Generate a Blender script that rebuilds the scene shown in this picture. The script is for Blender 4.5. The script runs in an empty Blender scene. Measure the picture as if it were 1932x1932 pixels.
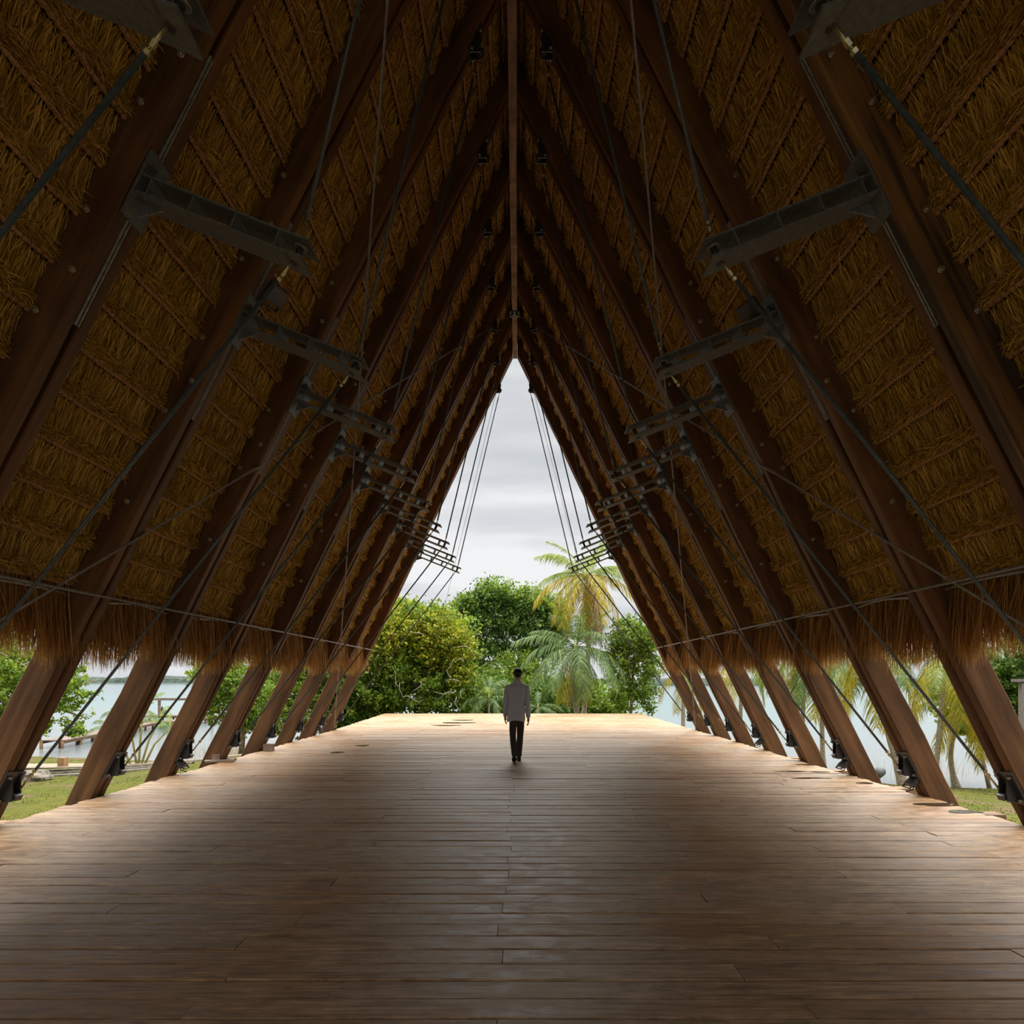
import bpy, bmesh, math, random
import numpy as np
from mathutils import Vector, Matrix, Quaternion

rng = np.random.default_rng(7)
random.seed(7)
SC = bpy.context.scene
COL = SC.collection

# ---------------------------------------------------------------- camera, sky, sun, exposure
F, U0, V0, EYE = 1340.0, 977.0, 1280.0, 1.55
cam_data = bpy.data.cameras.new('camera')
cam = bpy.data.objects.new('camera', cam_data); COL.objects.link(cam)
cam.location = (0, 0, EYE); cam.rotation_euler = (math.radians(90), 0, 0)
cam_data.sensor_width = 36; cam_data.lens = F / 1932 * 36
cam_data.shift_x = -(U0 - 966) / 1932; cam_data.shift_y = (V0 - 966) / 1932
cam_data.clip_start = .05; cam_data.clip_end = 4000
SC.camera = cam

SC.view_settings.view_transform = 'Standard'
SC.view_settings.look = 'None'
SC.view_settings.gamma = 1
SC.view_settings.use_curve_mapping = False
SC.view_settings.exposure = 0.30

SKY = .82
world = bpy.data.worlds.new('overcast_sky'); SC.world = world; world.use_nodes = True
wt = world.node_tree; wt.nodes.clear()
def N(t, typ, **kw):
    n = t.nodes.new(typ)
    for k, v in kw.items(): setattr(n, k, v)
    return n
def ramp(t, stops, fac):
    r = N(t, 'ShaderNodeValToRGB'); e = r.color_ramp.elements
    while len(e) > 1: e.remove(e[0])
    e[0].position = stops[0][0]; e[0].color = (*stops[0][1], 1)
    for p, c in stops[1:]:
        q = e.new(p); q.color = (*c, 1)
    t.links.new(fac, r.inputs[0]); return r
wo = N(wt, 'ShaderNodeOutputWorld'); wb = N(wt, 'ShaderNodeBackground')
wc = N(wt, 'ShaderNodeTexCoord'); wm = N(wt, 'ShaderNodeMapping'); wm.inputs['Scale'].default_value = (1.2, 1.2, 9)
wm.inputs['Location'].default_value = (4.4, 1, 2.4)
wn = N(wt, 'ShaderNodeTexNoise'); wn.inputs['Scale'].default_value = 1.7; wn.inputs['Detail'].default_value = 5; wn.inputs['Roughness'].default_value = .5
wt.links.new(wc.outputs['Generated'], wm.inputs['Vector']); wt.links.new(wm.outputs[0], wn.inputs['Vector'])
wr = ramp(wt, [(.36, (.58, .61, .65)), (.5, (.68, .70, .73)), (.66, (.88, .89, .91))], wn.outputs['Fac'])
wt.links.new(wr.outputs[0], wb.inputs['Color']); wb.inputs['Strength'].default_value = SKY
wt.links.new(wb.outputs[0], wo.inputs['Surface'])

sun_d = bpy.data.lights.new('veiled_sun', 'SUN'); sun_d.energy = 7.8; sun_d.angle = math.radians(108); sun_d.color = (1, .97, .93)
sun = bpy.data.objects.new('veiled_sun', sun_d); COL.objects.link(sun)
SUN_DIR = Vector((.12, .20, .95)).normalized()
sun.rotation_euler = SUN_DIR.to_track_quat('Z', 'Y').to_euler()
sun.location = (30, 20, 40)

# ---------------------------------------------------------------- helpers
def P(u, v, d):
    return Vector(((u - U0) * d / F, d, EYE - (v - V0) * d / F))

def link(o, parent=None):
    COL.objects.link(o)
    if parent: o.parent = parent
    return o
def tag(o, label, cat=None, group=None, kind=None):
    if label: o['label'] = label
    if cat: o['category'] = cat
    if group: o['group'] = group
    if kind: o['kind'] = kind
    return o
def empty(name, loc, label=None, cat=None, group=None, kind=None):
    o = bpy.data.objects.new(name, None); o.location = loc; o.empty_display_size = .2
    link(o); return tag(o, label, cat, group, kind)

class MB:
    """collects boxes, tubes and prisms in world coordinates"""
    def __init__(s): s.v = []; s.f = []; s.sm = []
    def add(s, vs, fs, smooth=False):
        b = len(s.v); s.v += [tuple(p) for p in vs]
        s.f += [tuple(i + b for i in q) for q in fs]; s.sm += [smooth] * len(fs); return s
    def box(s, c, x, y, z, dx, dy, dz):
        c, x, y, z = map(Vector, (c, x, y, z))
        vs = [c + x * (a * dx / 2) + y * (b * dy / 2) + z * (e * dz / 2) for a in (-1, 1) for b in (-1, 1) for e in (-1, 1)]
        return s.add(vs, [(0, 1, 3, 2), (4, 6, 7, 5), (0, 4, 5, 1), (2, 3, 7, 6), (0, 2, 6, 4), (1, 5, 7, 3)])
    def abox(s, a, b):
        c = [(i + j) / 2 for i, j in zip(a, b)]; d = [abs(j - i) for i, j in zip(a, b)]
        return s.box(c, (1, 0, 0), (0, 1, 0), (0, 0, 1), *d)
    def tube(s, pts, r, n=8, caps=True, smooth=True):
        pts = [Vector(p) for p in pts]; m = len(pts)
        rs = r if isinstance(r, (list, tuple)) else [r] * m
        vs = []; prev = None
        for i, p in enumerate(pts):
            t = (pts[min(i + 1, m - 1)] - pts[max(i - 1, 0)]).normalized()
            if prev is None:
                u = t.orthogonal().normalized()
            else:
                u = (prev - t * prev.dot(t)).normalized()
            prev = u; w = t.cross(u)
            vs += [p + (u * math.cos(a) + w * math.sin(a)) * rs[i] for a in (2 * math.pi * k / n for k in range(n))]
        fs = [(i * n + k, i * n + (k + 1) % n, (i + 1) * n + (k + 1) % n, (i + 1) * n + k) for i in range(m - 1) for k in range(n)]
        s.add(vs, fs, smooth)
        if caps:
            b = len(s.v) - m * n
            s.f += [tuple(b + k for k in reversed(range(n))), tuple(b + (m - 1) * n + k for k in range(n))]; s.sm += [False, False]
        return s
    def prism(s, poly, d):
        poly = [Vector(p) for p in poly]; d = Vector(d); n = len(poly)
        vs = poly + [p + d for p in poly]
        fs = [tuple(reversed(range(n))), tuple(range(n, 2 * n))] + [(i, (i + 1) % n, n + (i + 1) % n, n + i) for i in range(n)]
        return s.add(vs, fs)
    def mesh(s, name, m, off=(0, 0, 0)):
        me = bpy.data.meshes.new(name); off = Vector(off)
        me.from_pydata([Vector(p) - off for p in s.v], [], s.f)
        me.polygons.foreach_set('use_smooth', s.sm)
        if m: me.materials.append(m)
        bm = bmesh.new(); bm.from_mesh(me); bmesh.ops.recalc_face_normals(bm, faces=bm.faces); bm.to_mesh(me); bm.free()
        me.update(); return me
    def obj(s, name, m, parent=None, loc=None):
        """world-space shape; origin at loc, or at the parent's location"""
        if parent is not None:
            return link(bpy.data.objects.new(name, s.mesh(name, m, wloc(parent))), parent)
        loc = Vector(loc) if loc is not None else Vector((0, 0, 0))
        o = bpy.data.objects.new(name, s.mesh(name, m, loc)); o.location = loc
        return link(o)
def wloc(o):
    p = Vector((0, 0, 0))
    while o: p += Vector(o.location); o = o.parent
    return p
def copy_tree(o, parent=None):
    c = o.copy(); COL.objects.link(c); c.parent = parent
    for ch in list(o.children): copy_tree(ch, c)
    return c

def quads_mesh(name, V, Q, m):
    """numpy verts (n,3) and quads (k,4) -> mesh"""
    me = bpy.data.meshes.new(name); n, k = len(V), len(Q)
    me.vertices.add(n); me.vertices.foreach_set('co', np.ascontiguousarray(V, dtype=np.float32).ravel())
    me.loops.add(4 * k); me.loops.foreach_set('vertex_index', np.ascontiguousarray(Q, dtype=np.int32).ravel())
    me.polygons.add(k); me.polygons.foreach_set('loop_start', np.arange(0, 4 * k, 4, dtype=np.int32))
    me.polygons.foreach_set('loop_total', np.full(k, 4, dtype=np.int32))
    me.update(calc_edges=True); me.validate()
    for mm in (m if isinstance(m, (list, tuple)) else [m]): me.materials.append(mm)
    return me
def ribbons(pts, wid, side):
    """pts (N,K,3), wid (K,) or (N,K), side (N,3) -> verts, quads; each ribbon an island"""
    n, k, _ = pts.shape
    w = np.broadcast_to(wid, (n, k))[..., None] / 2 * side[:, None, :]
    V = np.stack([pts - w, pts + w], 2).reshape(-1, 3)
    b = (np.arange(n)[:, None] * k + np.arange(k - 1)[None]) * 2
    Q = np.stack([b, b + 1, b + 3, b + 2], -1).reshape(-1, 4)
    return V, Q
def merge(parts):
    Vs, Qs, o = [], [], 0
    for V, Q in parts:
        Vs.append(V); Qs.append(Q + o); o += len(V)
    return np.concatenate(Vs), np.concatenate(Qs)
def unit(a): return a / np.maximum(np.linalg.norm(a, axis=-1, keepdims=True), 1e-9)

# ---------------------------------------------------------------- materials
def mat(name, rough=.6, spec=.5, metal=0):
    m = bpy.data.materials.new(name); m.use_nodes = True
    t = m.node_tree; b = t.nodes['Principled BSDF']
    b.inputs['Roughness'].default_value = rough; b.inputs['Metallic'].default_value = metal
    b.inputs['Specular IOR Level'].default_value = spec
    return m, t, b
def coords(t, scale, kind='Object', rnd=False):
    c = N(t, 'ShaderNodeTexCoord'); mp = N(t, 'ShaderNodeMapping'); mp.inputs['Scale'].default_value = scale
    t.links.new(c.outputs[kind], mp.inputs['Vector'])
    if rnd:
        r = random_value(t); mu = N(t, 'ShaderNodeMath', operation='MULTIPLY'); mu.inputs[1].default_value = 60
        t.links.new(r, mu.inputs[0]); cb = N(t, 'ShaderNodeCombineXYZ')
        for i in range(3): t.links.new(mu.outputs[0], cb.inputs[i])
        t.links.new(cb.outputs[0], mp.inputs['Location'])
    return mp.outputs[0]
def random_value(t):
    oi = N(t, 'ShaderNodeObjectInfo'); g = N(t, 'ShaderNodeNewGeometry')
    a = N(t, 'ShaderNodeMath', operation='ADD'); fr = N(t, 'ShaderNodeMath', operation='FRACT')
    t.links.new(oi.outputs['Random'], a.inputs[0]); t.links.new(g.outputs['Random Per Island'], a.inputs[1])
    t.links.new(a.outputs[0], fr.inputs[0]); return fr.outputs[0]
def noise(t, vec, scale, detail=3, rough=.55):
    n = N(t, 'ShaderNodeTexNoise'); n.inputs['Scale'].default_value = scale; n.inputs['Detail'].default_value = detail
    n.inputs['Roughness'].default_value = rough
    if vec is not None: t.links.new(vec, n.inputs['Vector'])
    return n.outputs['Fac']
def mixc(t, a, b, fac, mode='MIX'):
    x = N(t, 'ShaderNodeMix', data_type='RGBA', blend_type=mode)
    for sock, val in ((x.inputs[6], a), (x.inputs[7], b)):
        if isinstance(val, (tuple, list)): sock.default_value = (*val, 1)
        else: t.links.new(val, sock)
    if isinstance(fac, (int, float)): x.inputs[0].default_value = fac
    else: t.links.new(fac, x.inputs[0])
    return x.outputs[2]
def bump(t, b, h, strength=.3, dist=.01):
    n = N(t, 'ShaderNodeBump'); n.inputs['Strength'].default_value = strength; n.inputs['Distance'].default_value = dist
    t.links.new(h, n.inputs['Height']); t.links.new(n.outputs[0], b.inputs['Normal'])

def wood(name, stops, rough, grain=(1.2, 26, 26), spec=.5, tint=None, bumps=.35, rough_var=0):
    m, t, b = mat(name, rough, spec)
    v = coords(t, grain, rnd=True)
    g = noise(t, v, 1.0, 5, .62)
    c = ramp(t, stops, g).outputs[0]
    blot = noise(t, coords(t, (.9, 3.2, 3.2), rnd=True), 1.0, 3)
    c = mixc(t, c, ramp(t, [(.34, (.42, .38, .36)), (.6, (1.12, 1.1, 1.08))], blot).outputs[0], .75, 'MULTIPLY')
    if tint:
        c = mixc(t, c, ramp(t, tint, random_value(t)).outputs[0], .85, 'MULTIPLY')
    t.links.new(c, b.inputs['Base Color'])
    if rough_var:
        rr = N(t, 'ShaderNodeMapRange'); rr.inputs['From Min'].default_value = .3; rr.inputs['From Max'].default_value = .7
        rr.inputs['To Min'].default_value = rough - rough_var; rr.inputs['To Max'].default_value = rough + rough_var
        t.links.new(blot, rr.inputs['Value']); t.links.new(rr.outputs[0], b.inputs['Roughness'])
    bump(t, b, g, bumps, .004)
    return m
M = {}
def deck_material():
    """weathered boards: fine grain, blotchy wear, damp ochre patches that run across boards"""
    m, t, b = mat('deck_wood', .45, .5)
    g = noise(t, coords(t, (2.6, 46, 46), rnd=True), 1.0, 5, .65)
    wear = noise(t, coords(t, (5.5, 9, 9), rnd=True), 1.0, 7, .72)
    geo = N(t, 'ShaderNodeNewGeometry'); damp = noise(t, geo.outputs['Position'], .42, 3, .5)
    c = ramp(t, [(.30, (.23, .155, .090)), (.48, (.44, .33, .222)), (.70, (.62, .505, .38))], g).outputs[0]
    c = mixc(t, c, ramp(t, [(.34, (.48, .40, .33)), (.45, (.88, .84, .78)), (.56, (1.06, 1.04, 1.0)), (.66, (1.38, 1.38, 1.36))], wear).outputs[0], .9, 'MULTIPLY')
    c = mixc(t, c, ramp(t, [(0, (.74, .62, .50)), (.3, (1.0, .92, .83)), (.55, (.86, .80, .73)), (.8, (1.06, .97, .88)), (1, (.80, .63, .45))], random_value(t)).outputs[0], .85, 'MULTIPLY')
    c = mixc(t, c, ramp(t, [(.40, (.90, .70, .46)), (.47, (1.0, .93, .84)), (.60, (1.08, 1.07, 1.06))], damp).outputs[0], .8, 'MULTIPLY')
    t.links.new(c, b.inputs['Base Color'])
    rr = N(t, 'ShaderNodeMapRange'); rr.inputs['From Min'].default_value = .3; rr.inputs['From Max'].default_value = .7
    rr.inputs['To Min'].default_value = .30; rr.inputs['To Max'].default_value = .62
    t.links.new(wear, rr.inputs['Value']); t.links.new(rr.outputs[0], b.inputs['Roughness'])
    h = N(t, 'ShaderNodeMath', operation='ADD'); t.links.new(g, h.inputs[0]); t.links.new(wear, h.inputs[1])
    bump(t, b, h.outputs[0], .5, .004)
    return m
M['deck'] = deck_material()
M['timber'] = wood('dark_timber', [(.25, (.080, .038, .015)), (.5, (.150, .074, .030)), (.8, (.235, .122, .052))], .62, (.5, 11, 11), .3,
                   tint=[(0, (.8, .75, .7)), (.5, (1, .95, .9)), (1, (1.05, 1.0, .95))])
M['gold'] = wood('golden_timber', [(.42, (.055, .035, .025)), (.50, (.20, .105, .036)), (.75, (.27, .145, .05))], .6, (.22, 5, 5), .3)
M['ridge'] = wood('ridge_timber', [(.3, (.13, .075, .05)), (.6, (.27, .17, .12))], .7, (12, .7, 12), .3)
M['offcut'] = wood('pale_offcut', [(.3, (.20, .14, .10)), (.6, (.42, .32, .24))], .7, (3, 20, 20))
M['beam_end'] = wood('sawn_beam', [(.3, (.24, .13, .06)), (.6, (.45, .28, .14))], .7, (2, 20, 20))
M['pier_wood'] = wood('pier_wood', [(.3, (.13, .09, .07)), (.6, (.25, .19, .15))], .8, (1, 6, 6))

def plain(name, col, rough=.5, spec=.5, metal=0, var=.25, scale=30):
    m, t, b = mat(name, rough, spec, metal)
    n = noise(t, coords(t, (1, 1, 1)), scale, 4)
    lo = tuple(c * (1 - var) for c in col); hi = tuple(min(1, c * (1 + var)) for c in col)
    t.links.new(ramp(t, [(.35, lo), (.65, hi)], n).outputs[0], b.inputs['Base Color'])
    return m
M['steel'] = plain('painted_steel', (.115, .128, .134), .5, .5, .2)
M['steel_light'] = plain('galvanised_bar', (.30, .30, .30), .5, .5, .3)
M['black_steel'] = plain('black_steel', (.028, .028, .030), .45)
M['rod'] = plain('painted_rod', (.075, .095, .108), .45, .5, .2)
M['brass'] = plain('zinc_fitting', (.42, .36, .20), .35, .5, .85)
M['bolt'] = plain('bolt_head', (.55, .50, .42), .35, .5, .85)
M['cable'] = plain('grey_cable', (.20, .185, .17), .5)
M['glass_lamp'] = plain('lamp_glass', (.06, .065, .07), .12)
M['stone'] = plain('limestone', (.24, .21, .175), .9, .2, 0, .4, 6)
M['sand'] = plain('sandy_path', (.30, .25, .19), .95, .1, 0, .15, 5)

def fibre(name, stops, trans=.35, rough=.75, spec=.2):
    m, t, b = mat(name, rough, spec)
    r = random_value(t)
    c = ramp(t, stops, r).outputs[0]
    t.links.new(c, b.inputs['Base Color'])
    tr = N(t, 'ShaderNodeBsdfTranslucent'); t.links.new(c, tr.inputs['Color'])
    mx = N(t, 'ShaderNodeMixShader'); mx.inputs[0].default_value = trans
    out = t.nodes['Material Output']
    t.links.new(b.outputs[0], mx.inputs[1]); t.links.new(tr.outputs[0], mx.inputs[2]); t.links.new(mx.outputs[0], out.inputs['Surface'])
    return m
M['thatch'] = fibre('thatch_grass', [(0, (.17, .09, .012)), (.3, (.46, .285, .050)), (.7, (.74, .475, .105)), (1, (.88, .64, .23))], .18)
M['fringe'] = fibre('thatch_fringe', [(0, (.20, .085, .02)), (.4, (.44, .22, .06)), (.8, (.62, .36, .12)), (1, (.78, .54, .26))], .45)
M['thatch_back'] = plain('thatch_mass', (.16, .09, .025), .95, .1, 0, .5, 40)
M['purlin'] = plain('lashed_pole', (.36, .20, .09), .7, .3, 0, .5, 50)

def leaf(name, stops, trans=.4, rough=.5): return fibre(name, stops, trans, rough, .35)
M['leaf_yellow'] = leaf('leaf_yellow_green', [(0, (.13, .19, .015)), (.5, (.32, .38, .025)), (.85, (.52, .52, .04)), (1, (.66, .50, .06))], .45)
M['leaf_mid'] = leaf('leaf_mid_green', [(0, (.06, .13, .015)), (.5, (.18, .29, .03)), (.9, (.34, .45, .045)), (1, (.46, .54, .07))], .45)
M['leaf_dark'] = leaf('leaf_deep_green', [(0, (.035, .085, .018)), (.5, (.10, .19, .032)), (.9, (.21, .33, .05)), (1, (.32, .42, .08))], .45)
M['palm_green'] = leaf('palm_green', [(0, (.08, .15, .045)), (.6, (.16, .26, .075)), (.92, (.24, .34, .10)), (1, (.44, .44, .10))], .3, .38)
M['palm_yellow'] = leaf('palm_yellow', [(0, (.22, .24, .03)), (.5, (.50, .42, .035)), (1, (.74, .52, .04))], .4, .45)
M['palm_lime'] = leaf('palm_lime', [(0, (.14, .22, .035)), (.6, (.26, .36, .05)), (1, (.46, .48, .07))], .38, .42)
M['palm_brown'] = leaf('palm_dry', [(0, (.20, .10, .05)), (.5, (.42, .26, .14)), (1, (.58, .40, .24))], .25, .7)
M['grass'] = leaf('lawn_blade', [(0, (.08, .09, .012)), (.5, (.12, .13, .02)), (1, (.19, .165, .045))], .4)
M['reed'] = leaf('dry_reed', [(0, (.30, .22, .12)), (1, (.55, .44, .28))], .3)
M['bark'] = plain('grey_bark', (.30, .24, .18), .9, .15, 0, .45, 9)
M['palm_bark'] = plain('palm_bark', (.44, .37, .30), .9, .15, 0, .35, 14)
M['vine'] = plain('pale_vine', (.55, .52, .45), .8)
M['cane'] = plain('cane_stem', (.36, .34, .10), .6)

def ground_material():
    m, t, b = mat('lawn_soil', .95, .1)
    v = coords(t, (1, 1, 1))
    n1 = noise(t, v, .55, 4); n2 = noise(t, v, 6, 4)
    c = ramp(t, [(.38, (.115, .115, .020)), (.5, (.085, .10, .014)), (.58, (.14, .105, .05))], n1).outputs[0]
    c = mixc(t, c, ramp(t, [(.3, (.55, .55, .5)), (.7, (1.2, 1.2, 1.1))], n2).outputs[0], .7, 'MULTIPLY')
    t.links.new(c, b.inputs['Base Color']); bump(t, b, n2, .6, .05); return m
M['ground'] = ground_material()
def water_material():
    m, t, b = mat('lagoon_water', .12, .5)
    v = coords(t, (1, 1, 1))
    g = N(t, 'ShaderNodeSeparateXYZ'); c0 = N(t, 'ShaderNodeTexCoord'); t.links.new(c0.outputs['Object'], g.inputs[0])
    mr = N(t, 'ShaderNodeMapRange'); mr.inputs['From Min'].default_value = 34; mr.inputs['From Max'].default_value = 230
    t.links.new(g.outputs['Y'], mr.inputs['Value'])
    big = noise(t, coords(t, (.008, .02, 1)), 1, 3)
    a = N(t, 'ShaderNodeMath', operation='MULTIPLY_ADD'); t.links.new(big, a.inputs[0]); a.inputs[1].default_value = .5
    s = N(t, 'ShaderNodeMath', operation='SUBTRACT'); t.links.new(mr.outputs[0], s.inputs[0]); s.inputs[1].default_value = .25
    t.links.new(s.outputs[0], a.inputs[2])
    c = ramp(t, [(0, (.17, .19, .19)), (.16, (.17, .22, .22)), (.45, (.12, .235, .23)), (1, (.10, .18, .195))], a.outputs[0]).outputs[0]
    t.links.new(c, b.inputs['Base Color'])
    w = noise(t, coords(t, (1.1, 3.2, 1)), 1.0, 4, .6); bump(t, b, w, .22, .10)
    return m
M['water'] = water_material()
m_, t_, b_ = mat('puddle_water', .02, .5); b_.inputs['Base Color'].default_value = (.05, .035, .02, 1)
M['puddle'] = m_
M['shirt'] = plain('grey_linen', (.46, .465, .52), .85, .2, 0, .25, 120)
M['trousers'] = plain('dark_trousers', (.050, .042, .034), .85, .2, 0, .3, 80)
M['shoe'] = plain('dark_shoe', (.020, .016, .012), .5)
M['skin'] = plain('skin', (.46, .26, .17), .55, .4, 0, .08, 20)
M['hair'] = plain('black_hair', (.008, .007, .007), .5, .4, 0, .3, 90)
M['eye'] = plain('eye', (.5, .5, .5), .2)
M['blue_cloth'] = plain('blue_cloth', (.06, .09, .22), .8)
M['far_leaf'] = plain('hazed_treeline', (.055, .075, .060), .9, .1, 0, .35, .25)  # desaturated green, with distance haze put into the leaf colour
M['far_sand'] = plain('far_beach', (.34, .34, .32), .9, .1, 0, .1, 1)

# ---------------------------------------------------------------- dimensions of the hall
X0 = -.085                    # middle of the hall
HW = 5.45                     # half width at deck level (inner rafter edge)
DEPTH_R, TH, GAP = .30, .125, .06
def frame_y(i): return 9.24 + 1.973 * (i - 2)
Y8 = frame_y(8)
def zr(y): return 11.17 - .0345 * (Y8 - y)     # ridge-beam soffit
def slope(y): return (HW - .07) / zr(y)
def inner(s, y, z): return Vector((X0 + s * (HW - slope(y) * z), y, z))
def inward(s, y):
    k = slope(y); return Vector((-s, 0, -k)).normalized()
def along(s, y):                     # up the rafter
    k = slope(y); return Vector((-s * k, 0, 1)).normalized()
SIDE = {-1: 'left', 1: 'right'}
ORD = ['first', 'second', 'third', 'fourth', 'fifth', 'sixth', 'seventh', 'eighth', 'ninth']

# ---------------------------------------------------------------- deck
floor = empty('floor', (0, 0, 0), 'weathered brown plank deck under the thatched hall', None, None, 'structure')
PITCH, ROW0 = .2085, 3.234
def deck_edges(y):
    if y < Y8 - .3: return -5.50, 5.32
    f = min(1, (y - Y8 + .3) / (31.5 - Y8))
    return -5.50 - .37 * f, 5.32 + .05 * f
def plank_geo(x0, x1, y0, y1, seg=5):
    """a board with slightly wavy, chamfered long edges"""
    ch, th = .006, .04
    vs, fs = [], []
    dz = rng.uniform(-.004, .004)
    for i in range(seg + 1):
        x = x0 + (x1 - x0) * i / seg
        a = y0 + rng.uniform(0, .006); b = y1 - rng.uniform(0, .006)
        z = dz + rng.uniform(-.0015, .0015)
        vs += [(x, a, -th), (x, a, z - ch), (x, a + ch, z), (x, b - ch, z), (x, b, z - ch), (x, b, -th)]
    for i in range(seg):
        for k in range(5):
            fs.append((i * 6 + k, i * 6 + k + 1, i * 6 + k + 7, i * 6 + k + 6))
    fs += [(5, 4, 3, 2, 1, 0), tuple(seg * 6 + k for k in range(6))]
    return vs, fs
nparts = 0
far = MB(); near_behind = MB()
k = -1
row = 0
while True:
    y0 = ROW0 + PITCH * k + .004; y1 = y0 + PITCH - .006
    k += 1
    if y1 > 31.55: break
    el, er = deck_edges(y0)
    el += rng.uniform(-.05, .03); er += rng.uniform(-.03, .05)
    joints = [el]
    if k % 2 == 0: base = [-2.75, 0.0, 2.75]
    else: base = [-4.1, -1.35, 1.45, 4.15]
    if rng.random() < .25: base.pop(int(rng.integers(len(base))))
    joints += [X0 + b + rng.normal(0, .10 if b else .02) for b in base] + [er]
    for a, b in zip(joints[:-1], joints[1:]):
        vs, fs = plank_geo(a + .002, b - .002, y0, y1)
        if nparts < 300:
            c = Vector(((a + b) / 2, (y0 + y1) / 2, 0))
            mb = MB(); mb.add(vs, fs); o = bpy.data.objects.new('plank', mb.mesh('plank', M['deck'], c)); o.location = c; link(o, floor); nparts += 1
        else: far.add(vs, fs)
o = far.obj('far_planks', M['deck'], floor); o['kind'] = 'stuff'
for r in range(46):
    y1 = ROW0 - PITCH * (1 + r) - .002 - .0; y0 = y1 - PITCH + .006
    for a, b in ((-5.5, -1.9), (-1.9, 1.6), (1.6, 5.32)):
        vs, fs = plank_geo(a, b - .004, y0, y1, 2); near_behind.add(vs, fs)
o = near_behind.obj('planks_behind', M['deck'], floor); o['kind'] = 'stuff'; o.name = 'rear_planks'
fr = MB()
fr.abox((-5.42, -6.6, -.18), (5.24, 31.4, -.045))
fr.obj('framing_shade_slab', M['thatch_back'], floor)  # solid dark slab: stands for the framing and the shade below the plank gaps
pl = MB()
for yy in np.arange(-4, 31, 3.9):
    for xx in (-5.0, -1.7, 1.7, 4.8):
        pl.abox((xx - .1, yy - .1, -1.4), (xx + .1, yy + .1, -.17))
o = pl.obj('deck_piles', M['timber'], floor); o['kind'] = 'stuff'

# sawn beam ends that stick out of the deck edge
n = 0
for s in (-1, 1):
    for j in range(1, 8):
        y = frame_y(j) + (.62 if s < 0 else 1.15)
        x = (-5.40 if s < 0 else 5.22)
        L = (.52 if s < 0 else .55) + rng.uniform(-.1, .1)
        if s < 0 and j not in (1, 3, 4, 5, 6): continue
        if s > 0 and j not in (1, 2, 3, 4, 5, 6): continue
        mb = MB(); a, b = sorted((x, x + s * L))
        mb.abox((a, y - .11, -.26), (b, y + .11, -.046))
        o = mb.obj('beam_end', M['beam_end'], None, (x, y, -.26))
        tag(o, f'sawn beam end jutting from the {SIDE[s]} deck edge behind the {ORD[j]} rafter pair', 'beam', 'beam ends along the deck edge')

# ---------------------------------------------------------------- rafters
def timber_mesh(s, i, yc, seed):
    """one squared timber: origin at its foot, local X up the rafter"""
    r = np.random.default_rng(seed)
    y = frame_y(i) + .155
    z0, z1 = -1.0, zr(y)
    foot = inner(s, y, z0); foot.y = yc
    ax = along(s, y); iw = inward(s, y)
    L = (z1 - z0) / ax.z
    ext = DEPTH_R * slope(y) ** -1
    seg = 22; ch = .014; vs, fs = [], []
    wob = r.normal(0, .006, (seg + 1, 4)); wob[:, 2:] *= 1.5
    for q in range(seg + 1):
        t = q / seg
        for (py, pz, e) in ((-1, 0, 0), (1, 0, 1), (1, 1, 2), (-1, 1, 3)):
            pass
        ring = []
        h = TH / 2
        dI = wob[q, 0]; dO = DEPTH_R + wob[q, 2]
        yA = -h + wob[q, 1] * .4; yB = h + wob[q, 1] * .4
        for (yy, dd) in ((yA + ch, dI), (yB - ch, dI), (yB, dI + ch), (yB, dO - ch), (yB - ch, dO), (yA + ch, dO), (yA, dO - ch), (yA, dI + ch)):
            x = t * (L + dd * ext / DEPTH_R)
            ring.append((x, yy, dd))
        vs += ring
    for q in range(seg):
        for k2 in range(8):
            fs.append((q * 8 + k2, q * 8 + (k2 + 1) % 8, q * 8 + 8 + (k2 + 1) % 8, q * 8 + 8 + k2))
    fs += [tuple(reversed(range(8))), tuple(seg * 8 + k2 for k2 in range(8))]
    mb = MB(); mb.add(vs, fs)
    me = mb.mesh('timber', M['timber'])
    ow = -iw
    mtx = Matrix(((ax.x, 0, ow.x, 0), (ax.y, 1, ow.y, 0), (ax.z, 0, ow.z, 0), (0, 0, 0, 1)))
    return me, foot, mtx

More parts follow.
